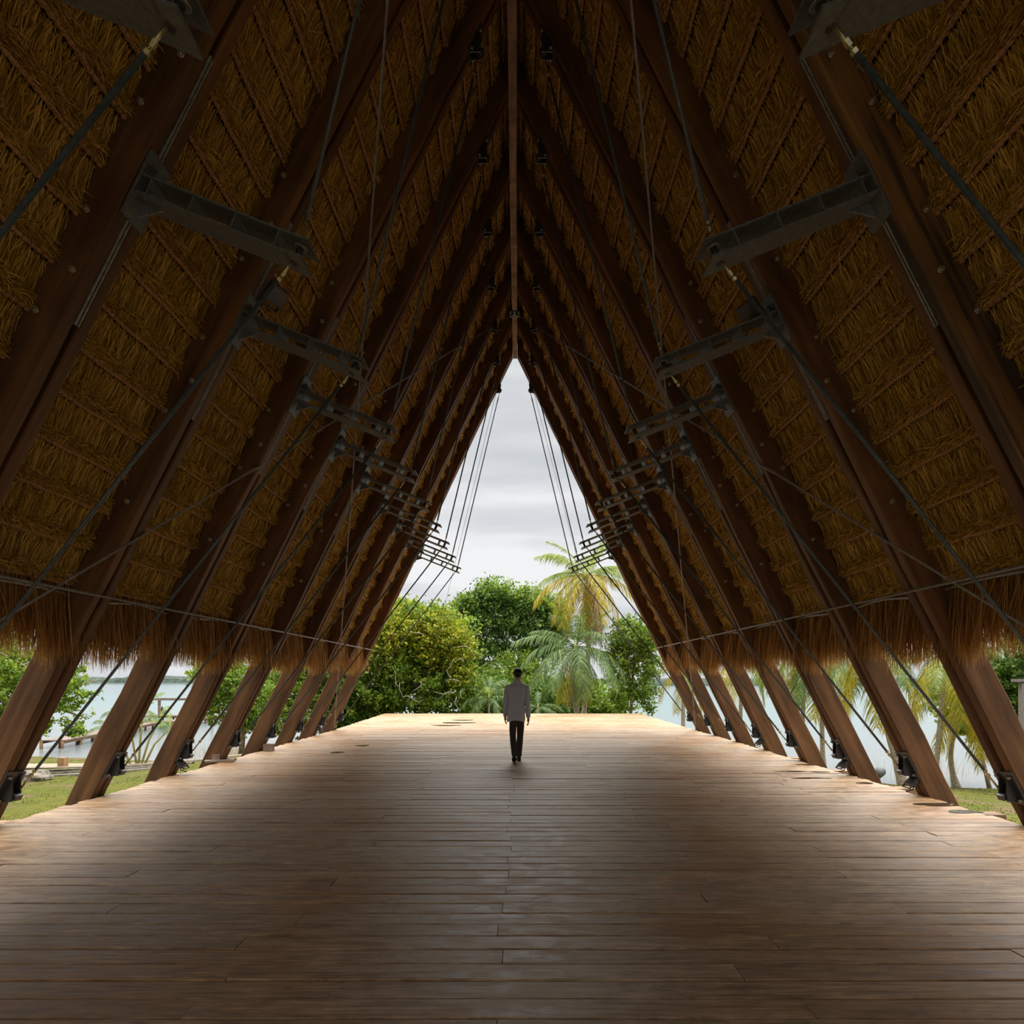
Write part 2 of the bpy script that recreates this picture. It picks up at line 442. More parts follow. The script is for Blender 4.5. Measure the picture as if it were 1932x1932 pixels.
bolt_mb = MB(); bolt_mb.tube([(0, 0, 0), (0, -.02, 0)], .028, 10); bolt_mb.tube([(0, -.02, 0), (0, -.04, 0)], .016, 8)
bolt_me = bolt_mb.mesh('bolt', M['bolt'])
FRAMES = range(-1, 9)
for s in (-1, 1):
    for i in FRAMES:
        y = frame_y(i); yc = y + .155
        root_loc = inner(s, yc, 0); 
        if i == -1: lab = f'dark twin-timber rafter overhead at the {SIDE[s]}, cut off by the frame'
        else:
            lab = f'{ORD[i]} dark twin-timber rafter from the camera on the {SIDE[s]} side'
            if i == 8: lab = f'dark twin-timber rafter edging the open gable on the {SIDE[s]} side'
        root = empty('rafter', root_loc, lab, 'rafter', f'rafters of the {SIDE[s]} roof slope')
        for yo in (TH / 2, TH + GAP + TH / 2):
            me, foot, mtx = timber_mesh(s, i, y + yo, 100 + i * 4 + (s > 0) * 60 + int(yo * 10))
            if s > 0 and i == 0 and yo < .1: me.materials.clear(); me.materials.append(M['gold'])
            o = bpy.data.objects.new('timber', me); link(o, root)
            o.matrix_local = Matrix.Translation(foot - root_loc) @ mtx
        # dark packing in the slot, spacing the two timbers
        ax = along(s, yc); ow = -inward(s, yc)
        for zz in (-.6, 1.9, 3.4, 7.6, 9.2, 10.6):
            mb = MB(); c = inner(s, yc, zz) + ow * .17
            mb.box(c, ax, (0, 1, 0), ow, .35, GAP + .004, .17); mb.obj('spacer', M['timber'], root)
        # steel splice bars in the slot at mid height
        for e in (-1, 1):
            mb = MB(); c = inner(s, yc, 5.28) + ow * .048
            mb.box(c + Vector((0, e * .018, 0)), ax, (0, 1, 0), ow, 2.3, .012, .10)
            mb.obj('splice_bar', M['steel_light'], root)
        if 0 <= i <= 4:
            for zz, dd in ((3.3, .13), (4.2, .2), (4.55, .09), (4.95, .2), (5.75, .2), (6.15, .09), (6.6, .2), (2.0, .14)):
                p = inner(s, yc, zz) + ow * dd; p.y = y - .002
                o = bpy.data.objects.new('bolt', bolt_me); link(o, root); o.location = p - root_loc

# ridge beam and its clamp
y0, y1 = 2.0, Y8 + .32
mb = MB()
segs = 14; prev = None; vs = []; fs = []
for q in range(segs + 1):
    y = y0 + (y1 - y0) * q / segs; z = zr(y); w = .066 + rng.normal(0, .001); dx = rng.normal(0, .004)
    vs += [(X0 - w + dx, y, z), (X0 + w + dx, y, z), (X0 + w + dx, y, z + .62), (X0 - w + dx, y, z + .62)]
for q in range(segs):
    for k2 in range(4): fs.append((q * 4 + k2, q * 4 + (k2 + 1) % 4, q * 4 + 4 + (k2 + 1) % 4, q * 4 + 4 + k2))
fs += [(0, 1, 2, 3), tuple(segs * 4 + k2 for k2 in (3, 2, 1, 0))]
mb.add(vs, fs)
o = mb.obj('ridge_beam', M['ridge'], None, (X0, y0, zr(y0)))
tag(o, 'long reddish-brown ridge beam running along the peak of the roof', 'beam')
yb = 18.55
root = empty('ridge_clamp', (X0, yb, zr(yb)), 'black steel clamp under the ridge beam where two cables meet', 'clamp')
mb = MB(); mb.abox((X0 - .125, yb - .16, zr(yb) - .03), (X0 + .125, yb + .16, zr(yb) - .002)); mb.obj('plate', M['black_steel'], root)
for e in (-1, 1):
    mb = MB(); mb.abox((X0 + e * .10 - .012, yb - .16, zr(yb) - .002), (X0 + e * .10 + .012, yb + .16, zr(yb) + .26)); mb.obj('cheek', M['black_steel'], root)
    mb = MB(); mb.tube([(X0 + e * .06, yb - .08, zr(yb) - .03), (X0 + e * .06, yb - .08, zr(yb) - .09)], .03, 8); mb.obj('cable_eye', M['black_steel'], root)

# ---------------------------------------------------------------- struts, rods, anchors
def strut_proto(s):
    yc = frame_y(4) + .155
    base = inner(s, yc, 5.28); ax = along(s, yc); iw = inward(s, yc)
    a = Vector((-s * .927, 0, -.374)); b = Vector((-s * .374, 0, .927)); yv = Vector((0, 1, 0))
    root = empty('truss_strut', base, 'x', 'strut')
    mb = MB(); mb.box(base + iw * .012, ax, yv, iw, .52, .27, .024); mb.obj('base_plate', M['steel'], root)
    for e in (-1, 1):
        mb = MB(); q = base + b * (e * .068 - .008)
        mb.prism([q + a * p + yv * t for p, t in ((.02, -.13), (1.16, -.13), (1.37, -.145), (1.37, .145), (1.16, .13), (.02, .13))], b * .016)
        mb.obj('flange', M['steel'], root)
    for p in (.10, .44, .78, 1.13):
        mb = MB(); mb.box(base + a * p, a, b, yv, .014, .121, .235); mb.obj('stiffener', M['steel'], root)
    for e in (-1, 1):
        mb = MB(); mb.prism([base + a * .025 + b * (e * .074) - yv * .006, base + a * .20 + b * (e * .074) - yv * .006, base + a * .025 + b * (e * .20) - yv * .006], yv * .012)
        mb.obj('gusset', M['steel'], root)
    tip = base + a * 1.27
    mb = MB(); mb.tube([tip - b * .085, tip + b * .085], .026, 10); mb.obj('pin', M['black_steel'], root)
    for e in (-1, 1):
        mb = MB(); mb.tube([tip + b * (e * .048), tip + b * (e * .058)], .052, 14); mb.obj('washer', M['steel_light'], root)
    return root, base, tip

def rod(p0, p1, r, label, group, cat='tie rod'):
    """round tie rod with threaded zinc ends and lock nuts"""
    p0, p1 = Vector(p0), Vector(p1); d = (p1 - p0).normalized()
    root = empty('tie_rod', p0, label, cat, group)
    mb = MB(); mb.tube([p0 + d * .26, p1 - d * .26], r, 10); mb.obj('bar', M['rod'], root)
    for a, e in ((p0, d), (p1, -d)):
        mb = MB(); mb.tube([a, a + e * .28], r * .72, 8); mb.tube([a + e * .17, a + e * .21], r * 1.25, 6, True, False)
        mb.tube([a + e * .23, a + e * .255], r * 1.35, 6, True, False)
        mb.obj('threaded_end', M['brass'], root)
    return root
def anchor_proto(s, z, sc, name):
    yc = frame_y(4) + .155; base = inner(s, yc, z); ax = along(s, yc); iw = inward(s, yc); yv = Vector((0, 1, 0))
    root = empty(name, base, 'x', 'bracket')
    mb = MB()
    mb.prism([base + ax * (.24 * sc) - yv * .14, base + ax * (.20 * sc) + yv * .15, base - ax * (.22 * sc) + yv * .14, base - ax * (.24 * sc) - yv * .15], iw * .018)
    mb.obj('plate', M['black_steel'], root)
    for e in (-1, 1):
        mb = MB()
        q = base + iw * .018 + yv * (e * .055)
        mb.prism([q + ax * (.19 * sc), q + iw * (.10 * sc) + ax * (.0 * sc), q + iw * (.15 * sc) - ax * (.12 * sc), q - ax * (.20 * sc)], yv * (e * .014))
        mb.obj('fin', M['black_steel'], root)
    mb = MB(); c = base + iw * (.13 * sc) - ax * (.07 * sc)
    mb.box(c, ax, yv, iw, .07 * sc, .10, .11 * sc); mb.obj('socket', M['black_steel'], root)
    for e in (-1, 1):
        for f in (-1, 1):
            mb = MB(); q = base + iw * .018 + ax * (.16 * sc * e) + yv * (.10 * f)
            mb.tube([q, q + iw * .03], .016, 8); mb.obj('bolt', M['steel_light'], root)
    return root, base, base + iw * (.15 * sc) + (ax * (.03 if z < 5 else -.14))
for s in (-1, 1):
    S, sb, tip = strut_proto(s)
    LA, lb, lt = anchor_proto(s, .42, .82, 'rod_anchor')
    UA = None
    ib = 4
    for i in FRAMES:
        dy = Vector((0, frame_y(i) - frame_y(ib), 0)); side = SIDE[s]
        yc = frame_y(i) + .155
        where = 'nearest' if i == 0 else ('cut off by the top edge' if i == -1 else ORD[i])
        # strut
        o = S if i == ib else copy_tree(S)
        b2 = inner(s, yc, 5.28); delta = b2 - sb; o.location = b2
        o['group'] = f'struts on the {side} rafters'
        o['label'] = {-1: f'dark steel strut in the top {side} corner of the picture, cut off'}.get(i, f'dark steel forked strut standing on the {ORD[i]} rafter from the camera, {side} side')
        tipi = tip + delta
        # lower anchor
        o = LA if i == ib else copy_tree(LA)
        o.location = inner(s, yc, .42); dl = Vector(o.location) - lb
        o['group'] = f'rod anchors at the {side} rafter feet'
        o['label'] = f'black steel rod anchor at the foot of the {ORD[i]} {side} rafter' if i >= 0 else f'black steel rod anchor on the {side} rafter foot beside the camera'
        lti = lt + dl
        # upper anchor: own mesh, the height follows the rising ridge
        zu = 9.93 + .055 * (i - 2)
        if UA is None:
            UA, ub, ut = anchor_proto(s, 9.93, .8, 'ridge_anchor'); o = UA
        else: o = copy_tree(UA)
        o.location = inner(s, yc, zu); du = Vector(o.location) - ub
        o['group'] = f'rod anchors near the {side} rafter heads'
        o['label'] = f'small black rod anchor near the head of the {ORD[i]} {side} rafter' if i >= 0 else f'small black rod anchor on the {side} rafter head above the camera'
        uti = ut + du
        dd = (tipi - lti).normalized()
        nm = ORD[i] if i >= 0 else 'camera-side'
        rod(lti, tipi, .0155, f'grey lower tie rod from strut tip to foot of the {nm} {side} rafter', f'lower tie rods, {side} side')
        rod(tipi, uti, .0155, f'grey upper tie rod from strut tip to head of the {nm} {side} rafter', f'upper tie rods, {side} side')

# long wind-brace cables and the lengthwise cable with its conduit
for s in (-1, 1):
    side = SIDE[s]
    def on_face(y, z, off=.03): 
        p = inner(s, y, z); return p + inward(s, y) * off
    a = Vector((X0 + s * .06, yb - .08, zr(yb) - .08)); b = on_face(3.5, .15, .05)
    mb = MB(); mb.tube([a, b], .0125, 8); mid = a.lerp(b, .62); e = (b - a).normalized(); mb.tube([mid - e * .16, mid + e * .16], .022, 8)
    o = mb.obj('brace_cable', M['cable'], None, a)
    tag(o, f'thin brace cable slanting from the ridge clamp down the {side} slope', 'cable', 'wind-brace cables')
    a = on_face(3.5, 10.3, .05); b = on_face(Y8 + .02, .05, .06)
    mb = MB(); mb.tube([a, b], .0125, 8); mid = a.lerp(b, .55); e = (b - a).normalized(); mb.tube([mid - e * .16, mid + e * .16], .022, 8)
    o = mb.obj('brace_cable', M['cable'], None, a)
    tag(o, f'thin brace cable dropping to the last rafter foot on the {side}', 'cable', 'wind-brace cables')
    zc = 2.41 if s < 0 else 2.47
    mb = MB(); mb.tube([on_face(2.0, zc, .02), on_face(Y8 + .3, zc, .02)], .013, 8)
    o = mb.obj('lengthwise_cable', M['cable'], None, on_face(2.0, zc)); tag(o, f'straight grey cable running lengthwise across all {side} rafters above the fringe', 'cable', 'lengthwise cables')
    pts = [on_face(y, zc - .10 + .02 * math.sin(y * 3.1), -.22 + .02 * math.sin(y * 5)) for y in np.arange(2.2, Y8 + .1, .25)]
    mb = MB(); mb.tube(pts, .016, 8)
    o = mb.obj('conduit', M['steel_light'], None, pts[0]); tag(o, f'pale wavy conduit tied to the lowest {side} purlin just above the fringe', 'conduit', 'conduits above the fringe')
    a = inner(s, Y8 + .155, 10.2); b = P(790 if s < 0 else 1165, 1348, 34.5)
    mb = MB(); mb.tube([a, b], .006, 6); o = mb.obj('guy_wire', M['cable'], None, a)
    tag(o, f'very thin guy wire falling from the {side} side of the gable peak to the trees', 'wire', 'gable guy wires')

# ---------------------------------------------------------------- thatched roof
YA, YB = 1.2, Y8 + .34
NC = 25
OFF_H = DEPTH_R * math.sqrt(1 + slope(15) ** 2)
def outer_pt(s, y, z, nn=0.0):
    p = inner(s, y, z) - inward(s, y) * DEPTH_R
    return p + inward(s, y) * nn
def ztop(y): return zr(y) + .30 / slope(y) + .1
def purlin_z(y, j): return 2.40 + (ztop(y) - 2.40) * j / NC
CL = (ztop(15) - 2.40) / NC / along(-1, 15).z      # course length along the slope
LEN = YB - YA
def sample_y(n_per_m):
    ys = []
    for y in np.arange(0, LEN, .5):
        d = YA + y + .25
        dens = n_per_m * min(1.0, max(.24, 6.0 / max(d, 3)))
        ys.append(y + rng.random(int(dens * .5)) * .5)
    return np.concatenate(ys)
def course_mesh(v):
    """local axes: x along the hall, y down the slope, z into the hall"""
    parts = []
    # straight grass
    x = sample_y(1250); n = len(x)
    s0 = rng.uniform(.0, .10, n); L = rng.uniform(.24, .42, n); base = rng.uniform(-.04, .008, n); L = np.minimum(L, CL - .01 - s0)
    ang = rng.normal(0, .13, n); bend = rng.normal(0, .035, n)
    t = np.array([0, .5, 1.0])
    pts = np.zeros((n, 3, 3))
    pts[:, :, 0] = x[:, None] + np.tan(ang)[:, None] * L[:, None] * t + bend[:, None] * np.array([0, 1, .2])
    pts[:, :, 1] = s0[:, None] + L[:, None] * t
    pts[:, :, 2] = base[:, None] + np.array([0, .006, .02]) + rng.normal(0, .006, (n, 3))
    side = unit(np.stack([np.ones(n), rng.normal(0, .15, n), rng.normal(0, .5, n)], 1))
    w = rng.uniform(.004, .009, n) * np.clip((YA + x) / 6, 1, 2.4)
    parts.append(ribbons(pts, w[:, None] * np.array([1, .9, .5]), side))
    # tufted lip above the next pole
    x = sample_y(1300); n = len(x)
    s0 = CL - .05 - np.abs(rng.normal(0, .045, n)); L = rng.uniform(.06, .16, n)
    az = rng.normal(math.pi / 2, 1.15, n); up = rng.uniform(.15, .95, n)
    t = np.array([0, .55, 1.0])
    dx, dy = np.cos(az) * L, np.sin(az) * L * .7
    pts = np.zeros((n, 3, 3))
    pts[:, :, 0] = x[:, None] + dx[:, None] * t + rng.normal(0, .012, (n, 3))
    pts[:, :, 1] = s0[:, None] + dy[:, None] * t * np.array([1, 1, .8])
    pts[:, :, 1] = np.minimum(pts[:, :, 1], CL - .022)
    pts[:, :, 2] = .0 + (up * L * .62)[:, None] * np.array([.1, .8, 1.0]) + .012
    side = unit(rng.normal(0, 1, (n, 3)))
    w = rng.uniform(.004, .008, n) * np.clip((YA + x) / 6, 1, 2.4)
    parts.append(ribbons(pts, w[:, None] * np.array([1, .9, .4]), side))
    # a few long stray stalks
    x = rng.uniform(0, LEN, 120); n = 120; L = rng.uniform(.18, .42, n); az = rng.uniform(0, 2 * math.pi, n)
    pts = np.zeros((n, 3, 3)); t = np.array([0, .5, 1.])
    pts[:, :, 0] = x[:, None] + (np.cos(az) * L)[:, None] * t; pts[:, :, 1] = rng.uniform(.05, CL, n)[:, None] + (np.sin(az) * L)[:, None] * t
    pts[:, :, 2] = .02 + rng.uniform(.02, .12, n)[:, None] * np.array([0, 1, .9])
    parts.append(ribbons(pts, np.full((n, 3), .005), unit(rng.normal(0, 1, (n, 3)))))
    V, Q = merge(parts)
    return quads_mesh('thatch_course', V, Q, M['thatch'])
course_me = [course_mesh(v) for v in range(3)]
def fringe_mesh():
    """local axes: x along the hall, y outwards, z up; hangs from z=0"""
    parts = []
    x = sample_y(2300); n = len(x)
    L = rng.uniform(.56, 1.02, n) + .06 * np.sin(x * 2.1) + .035 * np.sin(x * 5.3 + 1); y0 = rng.uniform(-.02, .26, n)
    t = np.array([0, .4, .75, 1.0]); pts = np.zeros((n, 4, 3))
    sway = rng.normal(0, .075, n); out = rng.normal(.03, .06, n)
    pts[:, :, 0] = x[:, None] + sway[:, None] * t ** 1.5 + rng.normal(0, .006, (n, 4))
    pts[:, :, 1] = y0[:, None] + out[:, None] * t
    pts[:, :, 2] = .12 - L[:, None] * t
    side = unit(np.stack([np.ones(n), rng.normal(0, .5, n), np.zeros(n)], 1))
    w = rng.uniform(.005, .011, n) * np.clip((YA + x) / 7, 1, 2.2)
    parts.append(ribbons(pts, w[:, None] * np.array([1, 1, .8, .25]), side))
    V, Q = merge(parts); return quads_mesh('fringe', V, Q, M['fringe'])
fringe_me = fringe_mesh()
# lashed pole: ripples of rope along a slim pole
pm = MB(); pts = []; rs = []
for q in range(int(LEN / .035)):
    pts.append((q * .035, .004 * math.sin(q * .31), 0)); rs.append(.025 if q % 2 else .016)
pm.tube(pts, rs, 6, True, False); purlin_me = pm.mesh('purlin', M['purlin'])

for s in (-1, 1):
    roof = empty('thatched_roof', outer_pt(s, YA, 2.4), f'golden-brown thatched roof slope on the {SIDE[s]}, tied to lashed poles', None, None, 'structure')
    rl = Vector(roof.location)
    def place(me, name, j, nn, kind=None):
        p0 = outer_pt(s, YA, purlin_z(YA, j), nn); p1 = outer_pt(s, YB, purlin_z(YB, j), nn)
        q = outer_pt(s, 15, purlin_z(15, j) - .4, nn) - outer_pt(s, 15, purlin_z(15, j), nn)
        X = (p1 - p0).normalized(); Yd = (q - X * q.dot(X)).normalized(); Z = inward(s, 15); Z = (Z - X * Z.dot(X) - Yd * Z.dot(Yd)).normalized()
        o = bpy.data.objects.new(name, me); link(o, roof)
        o.matrix_local = Matrix.Translation(p0 - rl) @ Matrix((X, Yd, Z)).transposed().to_4x4()
        if kind: o['kind'] = kind
        return o
    for j in range(1, NC + 1):
        place(course_me[(j + (s > 0)) % 3], 'thatch_course', j, 0.0, 'stuff')
    for j in range(0, NC):
        place(purlin_me, 'purlin', j, .030)
    # hanging fringe
    p0 = outer_pt(s, YA, 2.42, -.02)
    o = bpy.data.objects.new('fringe', fringe_me); link(o, roof); o['kind'] = 'stuff'
    o.matrix_local = Matrix.Translation(p0 - rl) @ Matrix(((0, s, 0, 0), (1, 0, 0, 0), (0, 0, 1, 0), (0, 0, 0, 1)))
    # the thick mass of thatch behind the courses
    mb = MB(); yR = -7.5
    for ya, yb2 in ((yR, YB - .05),):
        vs = []
        for y in (ya, yb2):
            zt = ztop(y) + .05
            a_ = outer_pt(s, y, 2.36, -.04); b_ = outer_pt(s, y, zt, -.04); b_.x = X0 - s * .0
            c_ = outer_pt(s, y, zt + .3, -.34); c_.x = X0
            d_ = outer_pt(s, y, 2.20, -.36)
            vs += [a_, b_, c_, d_]
        mb.add(vs, [(0, 1, 5, 4), (1, 2, 6, 5), (2, 3, 7, 6), (3, 0, 4, 7), (0, 3, 2, 1), (4, 5, 6, 7)])
    mb.obj('thatch_core', M['thatch_back'], roof)

# ---------------------------------------------------------------- land, lagoon, far shore
SHORE = [(-90, 41), (-27, 40.2), (-17, 37.2), (-13, 40), (-11, 50), (8, 50), (9, 42), (10.5, 36), (13.4, 31.4), (14.8, 28.8), (20, 28.3), (90, 30)]
WZ = -2.85
def seg_dist(px, py, a, b):
    ax, ay = a; bx, by = b; dx, dy = bx - ax, by - ay
    t = np.clip(((px - ax) * dx + (py - ay) * dy) / (dx * dx + dy * dy), 0, 1)
    return np.hypot(px - ax - t * dx, py - ay - t * dy)
def inside(px, py):
    c = np.zeros(np.shape(px), bool); poly = SHORE + [(90, -60), (-90, -60)]
    for (ax, ay), (bx, by) in zip(poly, poly[1:] + poly[:1]):
        cond = (ay > py) != (by > py)
        with np.errstate(divide='ignore', invalid='ignore'):
            xi = (bx - ax) * (py - ay) / (by - ay + 1e-12) + ax
        c ^= cond & (px < xi)
    return c
def ground_z(px, py):
    px, py = np.asarray(px, float), np.asarray(py, float)
    ds = np.min([seg_dist(px, py, a, b) for a, b in zip(SHORE[:-1], SHORE[1:])], axis=0)
    dd = np.hypot(np.maximum(np.abs(px) - 5.6, 0), np.maximum(py - 32, 0))
    ins = inside(px, py)
    t = dd / (dd + ds + 1e-6)
    z = np.where(ins, -.62 + (WZ + .62) * t ** .8, WZ - np.minimum(ds * .25, 1.2))
    return z
gx = np.arange(-90, 91, 1.0); gy = np.arange(-30, 62, 1.0)
GX, GY = np.meshgrid(gx, gy, indexing='ij'); GZ = ground_z(GX, GY)
GZ = GZ + np.where(np.abs(GX) > 6.5, .03 * np.sin(GX * 1.7 + GY * .9) * np.cos(GY * 1.3), 0)
V = np.stack([GX, GY, GZ], -1).reshape(-1, 3); ny = len(gy)
ii, jj = np.meshgrid(np.arange(len(gx) - 1), np.arange(ny - 1), indexing='ij'); b0 = (ii * ny + jj).ravel()
me = quads_mesh('ground', V, np.stack([b0, b0 + ny, b0 + ny + 1, b0 + 1], 1), M['ground']); me.polygons.foreach_set('use_smooth', [True] * len(me.polygons))
g = link(bpy.data.objects.new('ground', me)); tag(g, 'grassy lawn sloping down to the lagoon on both sides of the deck', None, None, 'structure')
mb = MB(); mb.add([(-1600, 15, WZ), (1600, 15, WZ), (1600, 1500, WZ), (-1600, 1500, WZ)], [(0, 1, 2, 3)])
w = mb.obj('lake', M['water']); tag(w, 'turquoise lagoon stretching to a low wooded far shore', None, None, 'structure')
# far shore: a bumpy low ridge of trees with a pale strand
def shore_strip(x0, x1, yy, h, n=260):
    mb = MB(); vs = []; fs = []
    for q in range(n + 1):
        x = x0 + (x1 - x0) * q / n
        hh = h * (.8 + .25 * math.sin(q * .21) * math.sin(q * .047 + 1) + rng.uniform(-.1, .1))
        dy = rng.uniform(-2, 2)
        vs += [(x, yy + dy, WZ + .2), (x, yy + 5 + dy, WZ + hh * .7), (x, yy + 16 + dy, WZ + hh), (x, yy + 60, WZ + hh * .9), (x, yy + 70, WZ)]
    for q in range(n):
        for k2 in range(4): fs.append((q * 5 + k2, q * 5 + k2 + 1, q * 5 + k2 + 6, q * 5 + k2 + 5))
    mb.add(vs, fs); return mb
o = shore_strip(-760, -20, 590, 6.9).obj('far_shore', M['far_leaf']); tag(o, 'low dark wooded shore beyond the water on the left', None, None, 'structure')
o = shore_strip(20, 620, 450, 5.2).obj('far_shore', M['far_leaf']); tag(o, 'low dark wooded shore beyond the water on the right', None, None, 'structure')
mb = MB(); mb.abox((-760, 582, WZ - .2), (-20, 589, WZ + .5)); o = mb.obj('far_beach', M['far_sand']); tag(o, 'thin pale beach line below the far left shore', None, None, 'structure')

# sandy path, stone edging, lawn blades
def on_ground(x, y, dz=0): return Vector((x, y, float(ground_z(x, y)) + dz))
def ribbon_path(name, xs, yc, w, mt, dz, h=.06):
    mb = MB(); vs = []; fs = []
    for q, x in enumerate(xs):
        yy = yc(x); ww = w * (1 + rng.uniform(-.12, .12))
        a = on_ground(x, yy - ww / 2, dz); b = on_ground(x, yy + ww / 2, dz)
        vs += [a - Vector((0, 0, h)), a, b, b - Vector((0, 0, h))]
    for q in range(len(xs) - 1):
        for k2 in range(3): fs.append((q * 4 + k2, q * 4 + k2 + 1, q * 4 + k2 + 5, q * 4 + k2 + 4))
    mb.add(vs, fs); return mb.obj(name, mt)
o = ribbon_path('path', np.arange(-34, -9, .5), lambda x: 30.4 - (x + 20) * .05, 3.0, M['sand'], .05)
tag(o, 'pale sandy path crossing the lawn before the lagoon on the left', None, None, 'structure')
for q, (yy, ww) in enumerate(((27.0, .32), (25.3, .22), (23.8, .34))):
    o = ribbon_path('stone_edging', np.arange(-28, -11.5, .4), lambda x, yy=yy: yy + .1 * math.sin(x), ww, M['stone'], .07)
    tag(o, f'{("low pale stone edging nearest the sandy path", "middle strip of low pale stone edging in the lawn", "low pale stone edging nearest the boulder")[q]}, left lawn', 'edging', 'stone edgings in the lawn')
def blades(name, xs, ys, h, wdt, mt, lab):
    n = len(xs); z = ground_z(xs, ys)
    az = rng.uniform(0, 2 * math.pi, n); L = h * rng.uniform(.5, 1.2, n); t = np.array([0, .5, 1.])
    pts = np.zeros((n, 3, 3)); ln = rng.uniform(.1, .6, n) * L
    pts[:, :, 0] = xs[:, None] + (np.cos(az) * ln)[:, None] * t ** 2; pts[:, :, 1] = ys[:, None] + (np.sin(az) * ln)[:, None] * t ** 2
    pts[:, :, 2] = (z - .01)[:, None] + L[:, None] * t
    V, Q = ribbons(pts, wdt * np.array([1, .8, .15]), unit(np.stack([np.ones(n), rng.normal(0, .6, n), np.zeros(n)], 1)))
    o = link(bpy.data.objects.new(name, quads_mesh(name, V, Q, mt))); return tag(o, lab, None, None, 'stuff')
xs = rng.uniform(-32, -6, 26000); ys = rng.uniform(13, 39, 26000); k_ = inside(xs, ys) & ~((np.abs(ys - 30.4 + (xs + 20) * .05) < 1.6) & (xs > -34))
blades('lawn_grass', xs[k_], ys[k_], .035, .02, M['grass'], 'short yellow-green lawn grass on the left bank')
xs = rng.uniform(6, 24, 16000); ys = rng.uniform(11, 28.2, 16000)
blades('lawn_grass', xs, ys, .035, .02, M['grass'], 'short lawn grass on the right bank beyond the deck')
xs = rng.normal(-17, 4, 900); ys = 41 + rng.normal(0, 1.2, 900); n = 900
def reeds(xs, ys, h, lab):
    n = len(xs); t = np.array([0, .5, 1.]); pts = np.zeros((n, 3, 3)); L = h * rng.uniform(.5, 1.1, n)
    pts[:, :, 0] = xs[:, None] + rng.normal(0, .12, n)[:, None] * t; pts[:, :, 1] = ys[:, None]; pts[:, :, 2] = WZ - .2 + (L + .2)[:, None] * t
    V, Q = ribbons(pts, .018 * np.array([1, .8, .3]), np.tile([[1., 0, 0]], (n, 1)))
    o = link(bpy.data.objects.new('reeds', quads_mesh('reeds', V, Q, M['reed']))); tag(o, lab, None, None, 'stuff')
reeds(rng.normal(-15.5, 1.7, 420), 40.5 + rng.normal(0, 1.0, 420), .8, 'thin dry reeds standing in the shallows on the left')
reeds(rng.normal(19, 1.2, 90), 33 + rng.normal(0, 1.0, 90), .9, 'sparse reeds in the water on the right')

# boulder and cut post on the left lawn
def boulder(loc, sx, sy, sz, label, name='boulder'):
    bm = bmesh.new(); bmesh.ops.create_icosphere(bm, subdivisions=3, radius=1)
    for v in bm.verts:
        d = v.co.normalized(); f = 1 + .16 * math.sin(d.x * 4 + 1) * math.cos(d.y * 5) + .1 * math.sin(d.z * 7 + d.x * 3)
        v.co = Vector((d.x * sx * f, d.y * sy * f, max(-.6, min(.72, d.z * f)) * sz))
    me = bpy.data.meshes.new(name); bm.to_mesh(me); bm.free(); me.materials.append(M['stone'])
    o = bpy.data.objects.new(name, me); o.location = loc; link(o); return tag(o, label, 'rock')
b = on_ground(-(977 - 72) / F * 22.4, 22.4); boulder(b + Vector((0, 0, .12)), .36, .3, .3, 'pale grey boulder on the lawn beside the first left rafter')
p = on_ground(-(977 - 119) / F * 29.6, 29.6)
mb = MB(); mb.abox((p.x - .15, p.y - .14, p.z - .1), (p.x + .13, p.y + .14, p.z + .40)); mb.abox((p.x - .14, p.y - .13, p.z + .40), (p.x + .12, p.y + .13, p.z + .415))
o = mb.obj('cut_post', M['beam_end'], None, p); tag(o, 'short square-cut timber post on the sandy path', 'post')

# ---------------------------------------------------------------- pier with pergola
pz = WZ + .5
root = empty('pier', (-30, 46, WZ), 'long plank pier over the water with a T-shaped end, left', 'pier')
def pier_run(a, b, w, step=1.0):
    a, b = Vector(a), Vector(b); d = (b - a); L = d.length; d.normalize(); nrm = Vector((-d.y, d.x, 0))
    n = int(L / step)
    for q in range(n):
        c = a + d * ((q + .5) * L / n)
        mb = MB(); mb.box(c, d, nrm, (0, 0, 1), L / n - .04, w, .07); mb.obj('plank', M['pier_wood'], root)
    for e in (-1, 1):
        mb = MB(); mb.box((a + b) / 2 + nrm * (e * (w / 2 - .1)) - Vector((0, 0, .12)), d, nrm, (0, 0, 1), L, .1, .16); mb.obj('stringer', M['timber'], root)
    for q in range(int(L / 2.6) + 1):
        c = a + d * (q * 2.6)
        for e in (-1, 1):
            mb = MB(); cc = c + nrm * (e * (w / 2 - .15)); mb.tube([cc - Vector((0, 0, 1.4)), cc - Vector((0, 0, .04))], .10, 8); mb.obj('pile', M['timber'], root)
pier_run((-29.2, 44.5, pz), (-32.4, 62, pz), 1.5)
pier_run((-32.4, 62, pz), (-30.6, 73.5, pz), 1.5)
pier_run((-42.0, 75.0, pz), (-27.0, 74.4, pz), 2.4)
root = empty('pergola', (-36, 75, pz), 'open timber pergola frame on the end of the pier', 'pergola')
zt = EYE - (1321 - V0) * 75 / F
for x in (-40.3, -37.4, -34.4, -31.9):
    for y in (74.1, 75.9):
        if y > 75 and x in (-37.4, -34.4): continue
        mb = MB(); mb.abox((x - .11, y - .11, pz), (x + .11, y + .11, zt)); mb.obj('post', M['pier_wood'], root)
for y in (74.1, 75.9):
    mb = MB(); mb.abox((-40.6, y - .12, zt), (-31.6, y + .12, zt + .2)); mb.obj('beam', M['pier_wood'], root)

